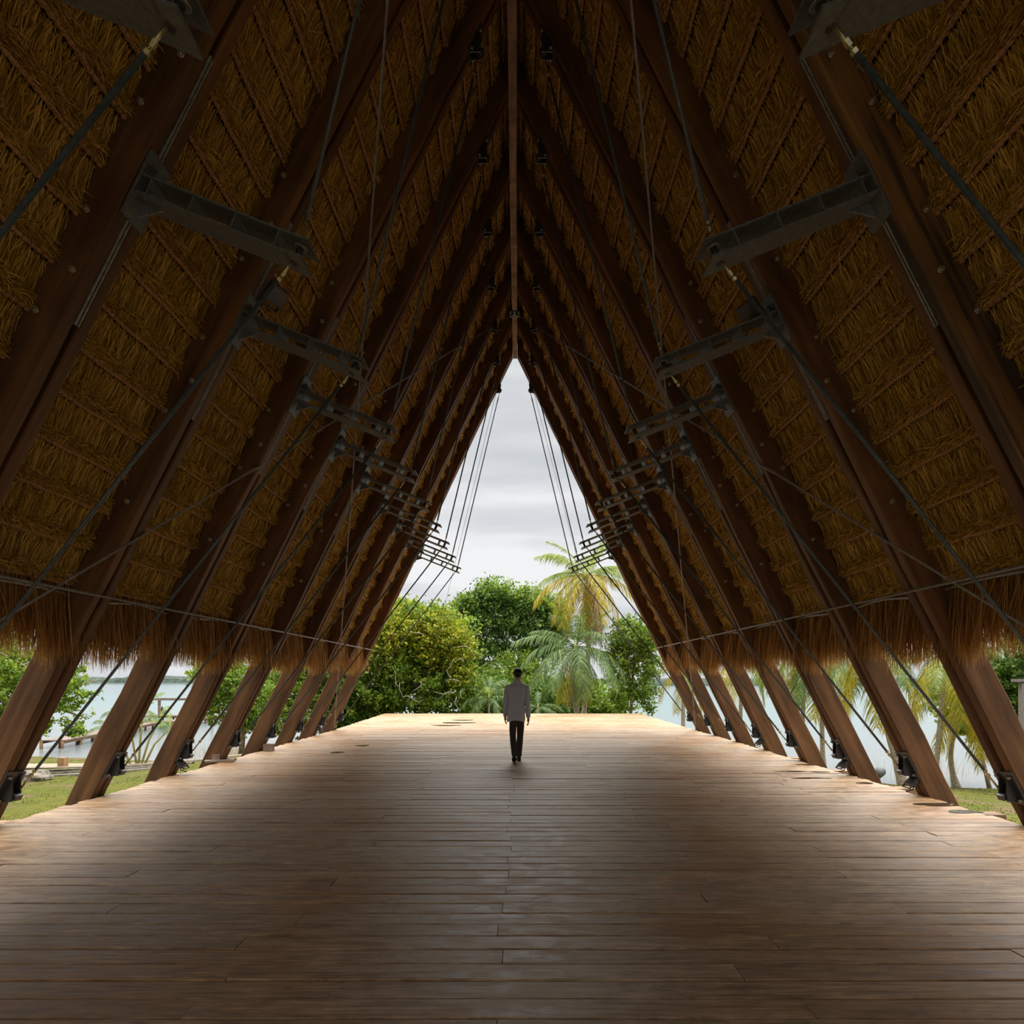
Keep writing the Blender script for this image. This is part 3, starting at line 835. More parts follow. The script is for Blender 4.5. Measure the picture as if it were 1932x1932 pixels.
# ---------------------------------------------------------------- plants
def leaf_cloud(blobs, n, size, flat=.35, clump=.22, stretch=1.7):
    """rhombic leaves in sprays set on irregular ellipsoid blobs"""
    vol = np.array([b[1][0] * b[1][1] * b[1][2] for b in blobs]) ** .66; vol /= vol.sum()
    out = []
    for (c, r), f in zip(blobs, vol):
        k_ = max(20, int(n * f)); nc = max(5, k_ // 34)
        d = unit(rng.normal(0, 1, (nc, 3))); rad = rng.uniform(.30, 1.0, (nc, 1)) ** .5 * rng.uniform(.82, 1.16, (nc, 1))
        cc = np.array(c) + d * rad * np.array(r)
        idx = rng.integers(0, nc, k_)
        ax = unit(d + rng.normal(0, .5, (nc, 3)) + np.array([0, 0, .25]))
        spread = clump * rng.uniform(.6, 1.5, (nc, 1))
        p = cc[idx] + ax[idx] * rng.uniform(-1.3, 1.3, (k_, 1)) * spread[idx] + rng.normal(0, .45, (k_, 3)) * spread[idx] * np.array([1, 1, .6])
        out.append(p)
    p = np.concatenate(out); k_ = len(p)
    nrm = unit(rng.normal(0, 1, (k_, 3)) + np.array([0, 0, 1.0]) * flat)
    a = unit(np.cross(nrm, rng.normal(0, 1, (k_, 3)))); b = np.cross(nrm, a)
    s = size * rng.uniform(.55, 1.3, (k_, 1))
    V = np.stack([p - a * s * stretch / 2, p - b * s / 2 - nrm * s * .08, p + a * s * stretch / 2, p + b * s / 2 - nrm * s * .08], 1).reshape(-1, 3)
    return V, np.arange(4 * k_).reshape(-1, 4)
def branches(mb, base, top, r, tips, n=7):
    base, top = Vector(base), Vector(top); m = base.lerp(top, .5) + Vector((rng.normal(0, .15), rng.normal(0, .15), 0))
    mb.tube([base, m, top], [r, r * .8, r * .6], n)
    for t_ in tips:
        t_ = Vector(t_); st = base.lerp(top, rng.uniform(.6, 1)); mid = st.lerp(t_, .5) + Vector((rng.normal(0, .25), rng.normal(0, .25), rng.uniform(.1, .5)))
        mb.tube([st, mid, t_], [r * .5, r * .33, r * .12], 6)
        for _ in range(3):
            q = mid.lerp(t_, rng.uniform(0, .7)); e = q + Vector((rng.normal(0, .8), rng.normal(0, .6), rng.uniform(.2, 1.1)))
            mb.tube([q, q.lerp(e, .5) + Vector((rng.normal(0, .1), 0, .08)), e], [r * .22, r * .14, r * .05], 5)
def tree(name, base, top, r, blobs, n, size, lm, label, cat='tree', bark='bark', clump=.22, flat=.35, extra=None, tips=None, group=None):
    root = empty(name, base, label, cat, group)
    mb = MB(); branches(mb, base, top, r, tips if tips is not None else [Vector(c) + Vector((rng.normal(0, .3), rng.normal(0, .3), .3)) for c, _ in blobs])
    mb.obj('trunk', M[bark], root)
    V, Q = leaf_cloud(blobs, int(n * 2.6), size * .60, flat, clump)
    o = link(bpy.data.objects.new('crown', quads_mesh('crown', V - np.array(root.location), Q, M[lm])), root); o['kind'] = 'stuff'
    if extra:
        for nm, (bl, nn, sz, mm) in extra.items():
            V, Q = leaf_cloud(bl, int(nn * 2.6), sz * .60, flat, clump)
            o = link(bpy.data.objects.new(nm, quads_mesh(nm, V - np.array(root.location), Q, M[mm])), root); o['kind'] = 'stuff'
    return root
def B(u, v, d, ru, rv, rd=None):
    c = P(u, v, d); return (tuple(c), (ru * d / F, (rd if rd else ru * d / F), rv * d / F))

# yellow-green thicket on the left of the deck end
d = 38
base = on_ground(-4.9, d)
thicket = tree('thicket_tree', base, (-5.2, d, 1.8), .16,
     [B(740, 1225, d, 75, 75), B(800, 1190, d, 75, 55), B(850, 1230, d, 50, 75), B(700, 1290, d, 85, 60), B(790, 1290, d, 85, 60), B(860, 1305, d, 55, 50), B(660, 1310, d, 45, 50)],
     15000, .21, 'leaf_mid', 'broad yellow-green thicket of vines left of the deck end', extra={
     'yellow_crown': ([B(770, 1185, d - .6, 75, 48), B(830, 1205, d - 1.0, 50, 55), B(868, 1240, d - 1, 26, 60), B(720, 1225, d - 1, 50, 50)], 7000, .18, 'leaf_yellow')}, clump=.36)  # yellower leaves over the top and front of the crown
mb = MB()
for q in range(13):
    c = P(rng.uniform(740, 880), rng.uniform(1200, 1320), d - 2.6 + rng.uniform(-.3, .2)); L = rng.uniform(.4, 1.3)
    a = rng.uniform(0, 6.28); pts = [c]
    for z in range(5):
        a += rng.normal(0, .6); pts.append(pts[-1] + Vector((math.cos(a), rng.normal(0, .1), math.sin(a))) * L / 5)
    mb.tube(pts, [.016, .015, .013, .011, .008, .005], 5)
o = mb.obj('bare_stems', M['vine'], thicket); o['kind'] = 'stuff'
# big tree in the middle distance
d = 47
tree('broadleaf_tree', on_ground(1.0, d), (.7, d, 2.9), .22,
     [B(925, 1128, d, 34, 24), B(885, 1150, d, 32, 26), B(955, 1135, d, 34, 26), B(1000, 1145, d, 32, 24), B(1040, 1160, d, 30, 26), B(868, 1185, d, 26, 30), B(915, 1175, d, 40, 28), B(965, 1180, d, 36, 24), B(1015, 1190, d, 36, 24), B(880, 1225, d, 28, 26), B(930, 1222, d, 36, 20), B(1055, 1195, d, 26, 26), B(985, 1222, d, 24, 14), B(900, 1255, d, 30, 18), B(1035, 1230, d, 30, 20)],
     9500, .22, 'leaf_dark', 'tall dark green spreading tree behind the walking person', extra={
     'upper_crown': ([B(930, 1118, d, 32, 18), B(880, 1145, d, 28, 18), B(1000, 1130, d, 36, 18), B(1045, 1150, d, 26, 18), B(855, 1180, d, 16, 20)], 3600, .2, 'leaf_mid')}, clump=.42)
# dark tree peeping over the thicket
d = 45
tree('broadleaf_tree', on_ground(-7.3, d), (-7.3, d, 3.4), .18, [B(755, 1160, d, 40, 30), B(720, 1200, d, 45, 45), B(775, 1190, d, 30, 30)], 4500, .2, 'leaf_mid',
     'green treetop showing above the left thicket next to the gable', clump=.3)
# right small tree with open branching
d = 34.5
tree('slender_tree', on_ground(5.3, d), (5.6, d, 1.6), .10,
     [B(1190, 1200, d, 42, 38), B(1165, 1250, d, 28, 40), B(1215, 1250, d, 30, 40), B(1205, 1300, d, 30, 26), B(1170, 1322, d, 24, 24), B(1225, 1210, d, 28, 40), B(1222, 1335, d, 12, 10)],
     5200, .15, 'leaf_mid', 'slender open-branched tree at the right corner of the deck end', clump=.22,
     tips=[P(1190, 1215, d), P(1210, 1235, d), P(1168, 1225, d), P(1200, 1190, d), P(1160, 1260, d)])
# shrubs closing the view behind the deck end
for q, (u, v, d, ru, rv, lm, n, lab) in enumerate((
        (930, 1325, 41, 60, 45, 'leaf_dark', 4200, 'low dark shrub left of the walking person'),
        (1040, 1325, 41, 60, 45, 'leaf_dark', 4200, 'low dark shrub right of the walking person'),
        (1140, 1325, 42, 60, 42, 'leaf_mid', 3600, 'low green shrub behind the leaning palm trunk'),
        (975, 1275, 45, 70, 45, 'leaf_mid', 3800, 'bright green bush seen beyond the walking person'),
        (690, 1330, 39, 60, 40, 'leaf_dark', 3600, 'dark shrub under the left thicket beside the deck edge'))):
    c = P(u, v, d)
    tree('shrub', on_ground(c.x, d), (c.x, d, c.z), .06, [B(u, v, d, ru, rv), B(u - 20, v + 25, d - .4, ru * .7, rv * .7)], n, .19, lm, lab, 'shrub', clump=.28)
# left bank trees
d = 25.5
tree('shade_tree', on_ground(-20.5, d), (-19.6, d, 1.5), .22,
     [B(20, 1300, d, 110, 60), B(-70, 1240, d, 110, 90), B(60, 1265, d, 90, 50), B(125, 1305, d, 38, 40), B(145, 1370, d, 24, 22), B(30, 1370, d, 60, 40), B(-90, 1360, d, 80, 60)],
     11000, .15, 'leaf_mid', 'shade tree hanging over the lawn at the far left edge', clump=.17)
for q, (u, d, blobs, lm, lab) in enumerate((
        (455, 33, [B(440, 1285, 33, 62, 45), B(420, 1330, 33, 40, 40), B(490, 1330, 33, 40, 45), B(470, 1360, 33, 30, 25), B(400, 1275, 33, 40, 30)], 'leaf_mid', 'leafy tree drooping over the water behind the fourth left rafter'),
        (545, 36, [B(545, 1290, 36, 60, 50), B(530, 1350, 36, 45, 40), B(585, 1340, 36, 50, 55)], 'leaf_mid', 'leafy tree by the water behind the sixth left rafter'),
        (620, 37, [B(625, 1290, 37, 55, 60), B(640, 1350, 37, 45, 40), B(600, 1250, 37, 60, 50)], 'leaf_dark', 'dark leafy tree behind the last left rafter feet'))):
    c = P(u, 1400, d)
    tree('bank_tree', on_ground(c.x, d), (c.x, d, .8), .14, blobs, 5200, .16, lm, lab, clump=.2)
# right bank tree at the picture edge
d = 24
tree('shade_tree', on_ground(19.5, d), (18.6, d, 2.4), .2, [B(1905, 1290, d, 55, 45), B(1950, 1250, d, 90, 70), B(1935, 1345, d, 45, 40), B(1860, 1262, d, 45, 22)], 6000, .14, 'leaf_dark',
     'dark green tree at the right edge beyond the nearest rafter', clump=.15)
d = 29.5
tree('shore_tree', on_ground(18.6, 28.0), (18.6, 28.6, -1.0), .09, [B(1835, 1370, d, 45, 22), B(1800, 1330, d, 40, 40), B(1850, 1385, d, 30, 14)], 2200, .15, 'leaf_yellow',
     'small yellowing tree leaning over the water between the two right rafters', clump=.14)

# palms
def frond_mesh(el, droop, width, seed, m, pairs=58, hang=.9):
    """a pinnate frond of unit length leaving the origin along +X at elevation el, arching down; leaflets hang"""
    r = np.random.default_rng(seed); K = 16
    t = np.linspace(0, 1, K); ang = np.maximum(math.radians(el) - droop * t ** 1.25, -1.5 + .1 * t)
    seg = 1 / (K - 1); x = np.concatenate([[0], np.cumsum(np.cos(ang[:-1]) * seg)]); z = np.concatenate([[0], np.cumsum(np.sin(ang[:-1]) * seg)])
    parts = []
    tt = np.linspace(.13, .99, pairs)
    px, pzz, pa = np.interp(tt, t, x), np.interp(tt, t, z), np.interp(tt, t, ang)
    for e in (-1, 1):
        n = pairs; wl = width * np.sin(np.pi * (.14 + .80 * tt)) ** .7 * r.uniform(.82, 1.1, n)
        dirv = unit(np.stack([np.cos(pa) * .65, e * r.uniform(.55, .85, n), np.sin(pa) * .65 + .25], 1) + r.normal(0, .07, (n, 3)))
        q = np.array([0, .3, .65, 1.0])
        pts = np.stack([px, np.zeros(n), pzz], 1)[:, None] + dirv[:, None] * (wl[:, None] * (q - .22 * q ** 2))[..., None]
        pts[:, :, 2] -= (wl[:, None] * q ** 1.7) * (hang + r.uniform(-.15, .2, (n, 1)))
        side = unit(np.stack([np.cos(pa), np.zeros(n), np.sin(pa)], 1) + r.normal(0, .25, (n, 3)))
        parts.append(ribbons(pts, .0135 * np.array([.7, 1, .8, .1]), side))
    pts = np.stack([x, np.zeros(K), z], 1)[None]
    w = np.linspace(.018, .004, K)[None]
    parts.append(ribbons(pts, w, np.array([[0, 1., 0]]))); parts.append(ribbons(pts, w, np.array([[0, 0, 1.]])))
    V, Q = merge(parts); return quads_mesh('frond', V, Q, m)
FR = {}
def frond(kind, seed, el):
    eb = int(round(el / 15.0)) * 15
    key = (kind, seed % 2, eb)
    if key not in FR:
        dr, wd, mt, hg = {'green': (1.35, .26, 'palm_green', .75), 'lime': (1.25, .25, 'palm_lime', .7), 'yellow': (1.5, .24, 'palm_yellow', .95),
                'brown': (.9, .13, 'palm_brown', .9), 'young': (.7, .2, 'palm_lime', .25)}[kind]
        FR[key] = frond_mesh(eb, dr * (.85 + .3 * (seed % 2)), wd, 200 + eb + seed % 2 * 7 + len(kind), M[mt], hang=hg)
    return FR[key]
def palm(base, hub, r, L, fronds, label, group=None, name='palm_tree', bend=.4):
    base, hub = Vector(base), Vector(hub)
    root = empty(name, base, label, 'palm', group)
    mb = MB(); pts = []; rs = []
    nseg = 22
    for q in range(nseg + 1):
        t = q / nseg; p = base.lerp(hub, t); p.x += bend * math.sin(math.pi * t) ; pts.append(p)
        rs.append(r * (1.55 - .75 * min(1, t * 5) if t < .2 else .82 - .2 * t) * (1.05 if q % 2 else .97))
    mb.tube(pts, rs, 10); mb.obj('trunk', M['palm_bark'], root)
    mb = MB(); mb.tube([hub - Vector((0, 0, .25)), hub, hub + Vector((0, 0, .28))], [r * .7, r * 1.05, r * .25], 8); mb.obj('crown_shaft', M['cane'], root)
    for q, (kind, az, el, sc) in enumerate(fronds):
        o = bpy.data.objects.new('frond', frond(kind, q, el)); link(o, root)
        o.matrix_local = Matrix.Translation(hub - base + Vector((0, 0, .05))) @ Matrix.Rotation(math.radians(az), 4, 'Z') @ Matrix.Rotation(rng.normal(0, .12), 4, 'X') @ Matrix.Diagonal((L * sc, L * sc, L * sc, 1))
    return root
def crown(n, kinds, el0, el1, off=0, sc=1.0):
    out = []
    for q in range(n):
        t = q / max(1, n - 1); out.append((kinds[min(len(kinds) - 1, int(t * len(kinds)))], off + q * 137.5 + rng.normal(0, 8), el0 + (el1 - el0) * t + rng.normal(0, 5), sc * rng.uniform(.88, 1.08)))
    return out
# tall coconut palm with yellowing skirt
d = 35.5
palm(on_ground(3.15, d), P(1106, 1087, d), .15, 3.0,
     crown(8, ['young', 'lime', 'lime', 'lime'], 68, 30, 20) + [('lime', 182, 42, .95), ('lime', 176, 12, 1.05), ('yellow', 188, 0, 1.1), ('yellow', 200, -22, 1.1), ('yellow', 235, -30, 1.1), ('lime', 5, 35, 1), ('yellow', -12, 0, 1.05), ('lime', -30, 20, 1.0), ('yellow', -25, -28, 1.1), ('yellow', 290, 5, 1.0), ('lime', 100, 10, 1.0), ('yellow', 60, -20, 1.1), ('yellow', 140, -25, 1.1),
      ('brown', 215, -60, 1.15), ('brown', 255, -75, 1.2), ('brown', 290, -75, 1.2), ('brown', 330, -60, 1.3), ('brown', 20, -62, 1.1), ('yellow', 250, -62, 1.0), ('brown', 120, -74, 1.1), ('yellow', 300, -60, 1.05)],
     'tall coconut palm with yellow drooping fronds, right of the walking person', bend=.22)
# broad low coconut palm
d = 34.2
palm(on_ground(2.95, d), P(1087, 1222, d), .17, 3.1,
     crown(8, ['young', 'green', 'green'], 70, 45, 70, .9) + [('green', 180, 30, 1.05), ('green', 188, 8, 1.05), ('green', 202, -8, 1.05), ('green', 222, 5, 1.05), ('green', 240, -20, 1.05), ('green', 268, -5, 1.0), ('green', 290, -25, 1.0), ('green', 310, 0, 1.05), ('green', 328, -15, 1.05), ('green', 345, 5, 1.05), ('green', 2, 28, 1.0), ('green', 255, -45, .95), ('yellow', 225, -50, .95), ('yellow', 300, -50, .95), ('lime', 335, -45, 1.0), ('lime', 198, -40, 1.0), ('brown', 240, -70, .95)],
     'broad low coconut palm with grey-green fronds behind the leaning trunk', bend=-.1)
# small palms around the person
d = 37
palm(on_ground(-1.5, d), P(922, 1318, d), .08, 2.1, [('green', 90, 62, 1), ('green', 60, 55, 1.05), ('green', 120, 60, .95), ('green', 20, 40, .9), ('green', 160, 42, .9), ('green', 200, 15, .9), ('green', 335, 20, .9), ('green', 240, 0, .85), ('green', 290, 0, .9), ('lime', 270, 50, 1)],
     'small green palm beside the thicket, left of the walking person', bend=0)
d = 36
palm(on_ground(1.1, d), P(1015, 1338, d), .07, 1.6, [('green', a, e, 1) for a, e in ((90, 55), (30, 35), (150, 35), (200, 5), (340, 5), (260, -5), (300, 20), (230, 30))],
     'small dark palm tuft just right of the walking person', bend=0)
# palms along the right bank
def bank_palm(u, v, d, hu, hv, L, kinds, label, off, bend=.0, r=.125, n=17):
    L *= 1.15
    b = on_ground((u - U0) * d / F, d, -.1); h = P(hu, hv, d)
    palm(b, h, r, L, crown(n, kinds, 55, -50, off), label, 'palms along the right bank', bend=bend)
bank_palm(1553, 1436, 30, 1548, 1225, 2.9, ['young', 'lime', 'green', 'green', 'yellow'], 'palm with a straight grey trunk between the fifth and fourth right rafters', 20)
bank_palm(1510, 1440, 31, 1520, 1215, 2.6, ['young', 'green', 'lime', 'yellow'], 'palm trunk close behind the fourth right rafter', 75)
bank_palm(1707, 1484, 26.5, 1640, 1222, 2.7, ['young', 'green', 'green', 'yellow'], 'palm leaning behind the second right rafter, thick foot by the deck', 130, -.1, .15)
bank_palm(1762, 1490, 27.4, 1786, 1235, 2.7, ['young', 'green', 'lime', 'yellow'], 'slim upright palm between the two nearest right rafters', 200)
bank_palm(1806, 1488, 28.1, 1826, 1330, 2.3, ['young', 'lime', 'lime', 'yellow', 'yellow'], 'curved palm trunk at the grass edge near the nearest right rafter', 260, -.45)
bank_palm(1288, 1345, 33.5, 1290, 1268, 2.0, ['young', 'lime', 'yellow'], 'palm with drooping yellow fronds behind the last right rafter', 310, n=10)
bank_palm(1395, 1400, 33, 1400, 1222, 2.6, ['young', 'green', 'lime', 'yellow'], 'palm behind the sixth right rafter under the fringe', 40, n=12)
# clump of slender cane palm on the left lawn
b = on_ground(-(977 - 262) / F * 30, 30)
root = empty('cane_palm', b, 'clump of slender cane palm on the left lawn by the second rafter', 'palm')
for q, (dx, lean, h) in enumerate(((-.45, -.9, 2.1), (-.2, -.3, 2.7), (.05, .1, 3.0), (.25, .55, 2.4), (.4, 1.0, 2.0))):
    f0 = b + Vector((dx * .6, rng.uniform(-.15, .15), -.05)); tp = b + Vector((dx + lean, rng.uniform(-.2, .2), h * .78))
    mb = MB(); mb.tube([f0, f0.lerp(tp, .5) + Vector((-lean * .12, 0, .1)), tp], [.05, .04, .025], 8); mb.obj('cane', M['cane'], root)
    for k2 in range(5):
        o = bpy.data.objects.new('frond', frond('lime' if k2 < 2 else 'green', q + k2, 60 - 18 * k2)); link(o, root)
        o.matrix_local = Matrix.Translation(tp - b) @ Matrix.Rotation(math.radians(72 * k2 + q * 31), 4, 'Z') @ Matrix.Diagonal((1.25, 1.25, 1.25, 1))

# ---------------------------------------------------------------- puddles, offcuts, lamps
def puddle(u, v, wpx, dep, label):
    d = EYE * F / (v - V0); c = P(u, v, d); w = wpx * d / F
    n = 18; vs = [(c.x, d, .0085)]
    for q in range(n):
        a = 2 * math.pi * q / n; f = 1 + .16 * math.sin(3 * a + u) + rng.uniform(-.05, .05)
        vs.append((c.x + math.cos(a) * w / 2 * f, d + math.sin(a) * dep / 2 * f, .006))
    mb = MB(); mb.add(vs, [(0, 1 + q, 1 + (q + 1) % n) for q in range(n)])
    b = [(x, y, -.002) for x, y, z in vs]; mb.add(vs[1:] + b[1:], [(q, n + q, n + (q + 1) % n, (q + 1) % n) for q in range(n)])
    tag(mb.obj('puddle', M['puddle'], None, (c.x, d, .006)), label, 'puddle', 'rain puddles on the deck')
for a in ((1530, 1469, 74, .17, 'longest thin puddle on the planks by the third right rafter'), (1492, 1456, 62, .16, 'narrow puddle inward of the third right rafter, left of two smaller ones'),
          (1546, 1457, 38, .16, 'small dark puddle left of the foot of the third right rafter'), (1526, 1443, 44, .2, 'puddle between the third and fourth right rafter feet'),
          (1632, 1478, 30, .16, 'tiny dark puddle at the front of the third right rafter'), (1765, 1518, 76, .19, 'wide dark puddle at the foot of the second right rafter'),
          (1818, 1532, 62, .18, 'pale shining puddle at the right deck edge near the nearest rafter'), (862, 1364, 62, .6, 'broad dark puddle at the far left of the deck end'),
          (842, 1369, 56, .45, 'second dark puddle lying before the broad one, far deck'), (873, 1359, 40, .5, 'thin puddle farthest out on the deck end'),
          (636, 1420, 26, .3, 'small puddle near the seventh left rafter foot'), (684, 1407, 24, .3, 'small puddle between the last left rafters and the far deck')):
    puddle(*a)
def board(u, v, d, L, w, h, rot, label, z=0.006, name='offcut_board', cat='board'):
    c = P(u, v, d); c.z = z
    mb = MB(); x = Vector((math.cos(rot), math.sin(rot), 0)); y = Vector((-math.sin(rot), math.cos(rot), 0))
    mb.box(c + Vector((0, 0, h / 2)), x, y, (0, 0, 1), L, w, h)
    mb.box(c + Vector((0, 0, h / 2)) + x * (L * .01), x, y, (0, 0, 1), L * 1.01, w * .9, h * .86)
    tag(mb.obj(name, M['offcut'], None, c), label, cat)
board(414, 1437, 13.15, .50, .16, .035, .35, 'grey offcut board lying at the foot of the fourth left rafter')
board(428, 1433, 13.45, .34, .12, .03, -.2, 'short grey offcut board crossing behind another at the fourth left rafter')
board(409, 1432, 13.2, .14, .12, .10, .1, 'grey wooden block standing on offcut boards at the fourth left rafter', .042, 'wood_block', 'block')
board(507, 1417, 15.2, .20, .14, .14, .05, 'grey wooden block on the deck beside the fifth left rafter', .006, 'wood_block', 'block')

def floodlight(pos, face, label, scale=1.0):
    """square floodlight: housing, glass, yoke, cooling ribs, cable"""
    pos = Vector(pos); n = Vector(face).normalized(); x = n.cross(Vector((0, 0, 1))).normalized(); up = x.cross(n)
    root = empty('floodlight', pos, label, 'lamp', 'floodlights on the rafters'); s_ = scale
    mb = MB(); mb.box(pos, x, n, up, .24 * s_, .07 * s_, .19 * s_); mb.obj('housing', M['black_steel'], root)
    mb = MB(); mb.box(pos + n * (.037 * s_), x, n, up, .20 * s_, .006, .15 * s_); mb.obj('glass', M['glass_lamp'], root)
    for q in range(5):
        mb = MB(); mb.box(pos - n * (.05 * s_) + x * ((q - 2) * .045 * s_), x, n, up, .01 * s_, .035 * s_, .16 * s_); mb.obj('cooling_rib', M['black_steel'], root)
    mb = MB(); 
    for e in (-1, 1): mb.box(pos + x * (e * .128 * s_) - up * (.06 * s_), x, n, up, .012 * s_, .03 * s_, .18 * s_)
    mb.box(pos - up * (.15 * s_), x, n, up, .26 * s_, .03 * s_, .012 * s_); mb.obj('yoke', M['black_steel'], root)
    mb = MB(); mb.tube([pos - n * .05 * s_, pos - n * .12 * s_ - up * .08 * s_, pos - n * .06 * s_ - up * .2 * s_], .008, 6); mb.obj('flex', M['black_steel'], root)
ya = frame_y(1) + .155
floodlight(P(520, 556, ya), (.5, -.2, -.6), 'black floodlight beside the second left strut, aimed down')
floodlight(P(1414, 586, ya), (-.5, -.2, -.6), 'black floodlight beside the second right strut, aimed down')
for s, i, lab in ((-1, 3, 'black floodlight at the foot of the third left rafter under its anchor'), (1, 2, 'black floodlight at the foot of the second right rafter under its anchor'),
                  (1, 3, 'black floodlight at the foot of the third right rafter under its anchor'), (-1, 7, 'black floodlight at the foot of the seventh left rafter'), (1, 5, 'black floodlight at the foot of the fifth right rafter')):
    yc = frame_y(i) + .12; p = inner(s, yc, .22) + inward(s, yc) * .07
    floodlight(p, (-s * .7, .0, .75), lab, .72)
# spot lamp on a stake beside the right deck edge
p = P(1659, 1458, 11.6)
root = empty('stake_lamp', (p.x, p.y, -.6), 'small round spot lamp on a stake outside the right deck edge', 'lamp')
mb = MB(); mb.tube([(p.x, p.y, -.75), (p.x, p.y, p.z - .05)], .018, 8); mb.obj('stake', M['cable'], root)
mb = MB(); e = Vector((.5, .3, .35)).normalized(); mb.tube([p - e * .09, p - e * .04, p + e * .05, p + e * .08], [.03, .075, .085, .07], 14); mb.obj('lamp_head', M['steel'], root)
mb = MB(); mb.tube([p + e * .078, p + e * .086], .062, 14); mb.obj('lens', M['glass_lamp'], root)
# grey lamp post at the right edge
p = P(1929, 1285, 20)
gz = float(ground_z(p.x, 20))
root = empty('lamp_post', (p.x, 20, gz), 'square grey lamp post with a flat arm at the right picture edge', 'lamp post')
mb = MB(); mb.abox((p.x - .07, 19.93, gz), (p.x + .07, 20.07, p.z)); mb.obj('pole', M['cable'], root)
mb = MB(); mb.abox((p.x - .26, 19.9, p.z - .02), (p.x + .3, 20.1, p.z + .06)); mb.obj('arm', M['cable'], root)
mb = MB(); mb.abox((p.x - .22, 19.93, p.z - .05), (p.x + .1, 20.07, p.z - .02)); mb.obj('lamp', M['glass_lamp'], root)

# ---------------------------------------------------------------- people
def skin_mesh(name, verts, edges, radii, root, m, levels=2):
    me = bpy.data.meshes.new(name); me.from_pydata(verts, edges, []); o = bpy.data.objects.new(name, me); COL.objects.link(o)
    sm = o.modifiers.new('skin', 'SKIN'); sm.use_smooth_shade = True
    for v, r in zip(me.skin_vertices[0].data, radii):
        v.radius = r if isinstance(r, tuple) else (r, r); v.use_root = False
    me.skin_vertices[0].data[root].use_root = True
    sd = o.modifiers.new('sub', 'SUBSURF'); sd.levels = levels; sd.render_levels = levels
    dg = bpy.context.evaluated_depsgraph_get(); out = bpy.data.meshes.new_from_object(o.evaluated_get(dg))
    out.name = name; out.materials.clear(); out.materials.append(m)
    out.polygons.foreach_set('use_smooth', [True] * len(out.polygons))
    bpy.data.objects.remove(o); bpy.data.meshes.remove(me)
    return out
class Skel:
    def __init__(s): s.v = []; s.e = []; s.r = []
    def add(s, p, r, prev=None):
        s.v.append(tuple(p)); s.r.append(r)
        if prev is not None: s.e.append((prev, len(s.v) - 1))
        return len(s.v) - 1
    def chain(s, prev, items):
        for p, r in items: prev = s.add(p, r, prev)
        return prev
def lathe_loft(rings, n=28):
    """rings: (centre, rx, ry) -> closed tube"""
    vs, fs = [], []
    for c, rx, ry in rings:
        for q in range(n):
            a = 2 * math.pi * q / n; ca, sa = math.cos(a), math.sin(a)
            ex = abs(ca) ** .85 * (1 if ca > 0 else -1); ey = abs(sa) ** .85 * (1 if sa > 0 else -1)
            vs.append((c[0] + ex * rx, c[1] + ey * ry, c[2]))
    m = len(rings)
    for i in range(m - 1):
        for q in range(n): fs.append((i * n + q, i * n + (q + 1) % n, i * n + n + (q + 1) % n, i * n + n + q))
    return vs, fs
PX, PY = -.002, 13.23
# pose (x right, y away from camera, z up); left leg trails with its heel lifted, right leg leads
hipL, kneeL, ankL = (-.085, -.02, .86), (-.092, .03, .47), (-.062, -.22, .15)
hipR, kneeR, ankR = (.062, .02, .86), (.045, .13, .48), (.022, .17, .095)
shL, elL, wrL = (-.192, 0, 1.385), (-.222, -.015, 1.10), (-.232, .06, .845)
shR, elR, wrR = (.158, 0, 1.385), (.182, -.03, 1.10), (.196, -.005, .825)
S_ = Skel()
pel = S_.add((-.012, 0, .93), (.125, .085))
sp = S_.chain(pel, [((-.012, .0, 1.08), (.135, .09)), ((-.014, .0, 1.24), (.16, .105)), ((-.014, 0, 1.37), (.10, .075)), ((-.008, .0, 1.475), (.058, .058)), ((-.002, .012, 1.53), (.054, .056))])
hd = S_.chain(sp, [((-.001, .03, 1.60), (.066, .080)), ((-.001, .032, 1.665), (.074, .092)), ((0, .025, 1.712), (.045, .055))])
chest = 3
for (sh, el, wr, e) in ((shL, elL, wrL, -1), (shR, elR, wrR, 1)):
    a = S_.chain(chest, [(Vector(sh) - Vector((0, 0, .03)), .038), (el, .036), (wr, .026)])
    w_ = Vector(wr); dn = (w_ - Vector(el)).normalized(); palm_c = w_ + dn * .065
    pc = S_.add(palm_c, (.030, .018), a)
    for f, (fx, ln) in enumerate(((-.024, .070), (-.008, .082), (.009, .076), (.024, .058))):
        k0 = palm_c + Vector((0, fx, 0)) + dn * .025
        k1 = k0 + dn * ln * .5 + Vector((-e * .008, .004, 0)); k2 = k1 + dn * ln * .42 + Vector((-e * .022, .008, 0))
        S_.chain(pc, [(k0, .0105), (k1, .0098), (k2, .0082)])
    th = w_ + dn * .03 + Vector((-e * .004, .026, 0))
    S_.chain(a, [(th, .012), (th + dn * .035 + Vector((-e * .012, .02, 0)), .0105), (th + dn * .062 + Vector((-e * .022, .018, 0)), .009)])
for (h, kn, an) in ((hipL, kneeL, ankL), (hipR, kneeR, ankR)):
    S_.chain(pel, [(h, .070), (kn, .046), (Vector(kn).lerp(Vector(an), .35), .046), (an, .030)])
body_me = skin_mesh('person', S_.v, S_.e, S_.r, pel, M['skin'])
person = bpy.data.objects.new('person', body_me); person.location = (PX, PY, 0.004); link(person)
tag(person, 'person in grey linen shirt and dark trousers walking away down the deck', 'person')
def pchild(name, me): return link(bpy.data.objects.new(name, me), person)
